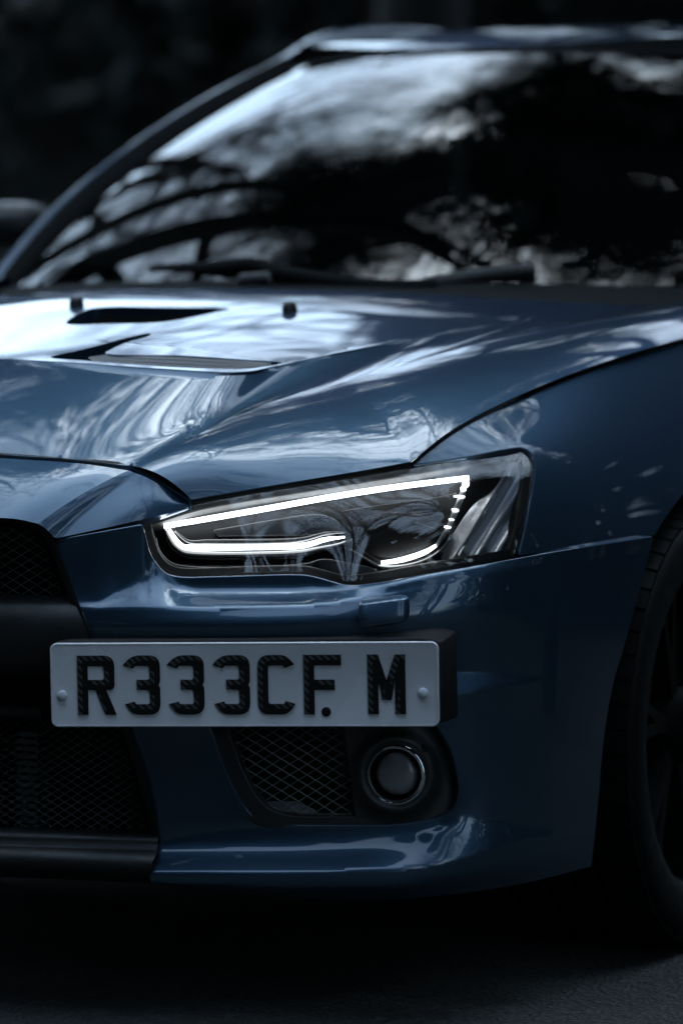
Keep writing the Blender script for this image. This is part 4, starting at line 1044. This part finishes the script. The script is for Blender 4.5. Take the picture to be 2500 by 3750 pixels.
def pine(seed, x, y, rz, label, s=1., clumps=46):
    R = np.random.default_rng(seed); e = empty('sky_block_pine', label, 'tree', (x, y, 0), 'pines added to darken reflections'); e.rotation_euler = (0, 0, rz); e.scale = (s, s, s)  # added trees: crowns block sky reflected in bonnet, windscreen and roof
    mk('trunk', *tube(crom([(0, 0, -.1), (.2, -.1, 4), (.7, -.3, 8), (1.6, -.7, 11.5)], 6), np.linspace(.26, .08, 19), 10), bark, e)
    m = MB(); V = []; F = []
    for c in range(clumps):
        d = R.normal(size=3); d /= np.linalg.norm(d); d[2] *= .55; c0 = np.array([1.9, -.9, 11.2])+d*np.array([3.9, 3.9, 2.6])*R.random()**.45
        m.add(*tube(crom([np.array([1.3, -.55, 9.6])+R.normal(size=3)*.3, (np.array([1.6, -.7, 10.6])+c0)/2+R.normal(size=3)*.25, c0], 4), np.linspace(.05, .012, 9), 4, False))
        n = 560; p = c0+R.normal(size=(n, 3))*np.array([.55, .55, .3]); u = (p-c0)*1.2+R.normal(size=(n, 3))*.6; u /= np.linalg.norm(u, axis=1)[:, None]; w = np.cross(u, R.normal(size=(n, 3))); w /= np.linalg.norm(w, axis=1)[:, None]
        V.append(np.stack([p-u*.26, p+w*.022, p+u*.26, p-w*.022], 1).reshape(-1, 3))
    V = np.vstack(V); F = np.arange(len(V)).reshape(-1, 4)
    m.build('branches', bark, e, True); mk('crown', V, F, needle, e, smooth=False)
pine(21, -6.4, 7.0, 0, 'tall pine added left of the car, its high crown darkening the bonnet reflection', 1., 30)
pine(22, -.60, 6.05, 0, 'pine added close behind the car, its crown darkening the right of the windscreen', .66, 64)
pine(23, -2.9, 12.0, 0, 'shorter pine added behind the hedge, its crown darkening the roof reflection', .63)
pine(24, -3.0, 8.4, 0, 'pine added behind the boot to darken the top of the windscreen', .75, 28)
# trees: (variant, x, y, turn, scale)
spots = [(0, 6.4, 5.2, .4, .9), (1, 6.8, 1.5, 2., .9), (2, 7.0, 8.0, 1., 1.), (0, 4.6, 9.5, 3., .95), (1, 9.0, 5.0, 5., 1.1), (2, -1.5, 16., 2., 1.), (0, -7., 15., 4., 1.), (1, 2.5, 14.5, .8, 1.), (2, 7.5, -2.5, 3.3, 1.), (0, 8.5, -6., 1.2, 1.), (1, -8.5, 8., 2.7, .95), (2, -11., 13., .3, 1.), (0, -5.2, 9.2, 1.9, .8), (1, -9.5, 4.5, .5, 1.), (1, -2.2, 11.5, 4.1, .72), (0, 3.7, 3.0, 2.2, .95), (1, -3.6, 3.0, .9, 1.0), (1, -5.2, -2.4, 3.0, 1.0), (2, -7.4, 10.2, 5.2, .85), (0, 7.6, -5.2, .3, 1.1), (1, 10.2, -8.2, 1.7, 1.15), (2, 10.5, -1.2, 2.9, 1.05)]
names = ['leaning over the bonnet from the right', 'beside the front wheel, mirrored in the wing', 'behind the rear right corner', 'just behind the right rear quarter', 'deeper in the wood on the right', 'behind the hedge in the middle', 'behind the hedge on the left', 'behind the hedge right of the roof', 'to the right of the camera', 'far right of the camera', 'on the far left of the car', 'at the far left end of the hedge', 'in front of the hedge, left of the roof', 'left of the car beyond the door mirror', 'close behind the boot', 'reaching over the roof from the right', 'reaching over the roof from the left', 'on the left in front of the car', 'behind the left rear corner', 'right of the camera, mirrored in the headlight', 'farther right beyond the camera', 'right of the car, mirrored in the bumper corner']
for (k, x, y, rz, s), nm in zip(spots, names): bare_tree(k, x, y, rz, s, 'bare leafless winter tree '+nm, {'reaching over the roof from the right': -.42, 'reaching over the roof from the left': .40}.get(nm, 0.))
cs = [(0, -7.5, -4.5, 0, 1.1), (1, -5.5, -8.5, 1, 1.2), (0, -1.8, -9.6, 2, 1.2), (1, 1.8, -11., 3, 1.3), (0, 5.5, -10., 4, 1.25), (1, -8.8, -.5, 2, 1.0), (0, 9.6, 1.8, 1, 1.15), (1, 9.5, 7., 4, 1.1), (1, -5.4, 16.6, 0, .85), (0, .6, 16.5, 1, .85), (1, 8.9, -.8, 2, 1.1), (0, 8.4, 4.6, 5, 1.), (1, 4.9, 7.5, 1, .8), (1, 7., 14., 3, .9), (0, 0., -15., 1, 1.6), (1, 7., -14.5, 2, 1.5), (0, -7., -13.5, 5, 1.5)]  # conifers added around the car to block sky and darken its panels
def where(x, y):
    side = 'left' if x < -3 else ('right' if x > 3.5 else 'middle'); row = 'behind the camera' if y < -5 else ('beside the car' if y < 9 else 'beyond the hedge')
    return row, side
seen = {}
for i, (k, x, y, rz, s) in enumerate(cs):
    w = where(x, y); seen[w] = seen.get(w, 0)+1; nth = ('first', 'second', 'third', 'fourth', 'fifth', 'sixth')[seen[w]-1]
    conifer(k, x, y, rz, s, f'dark conifer {w[0]}, {nth} one on the {w[1]}, added to block sky from the paint')
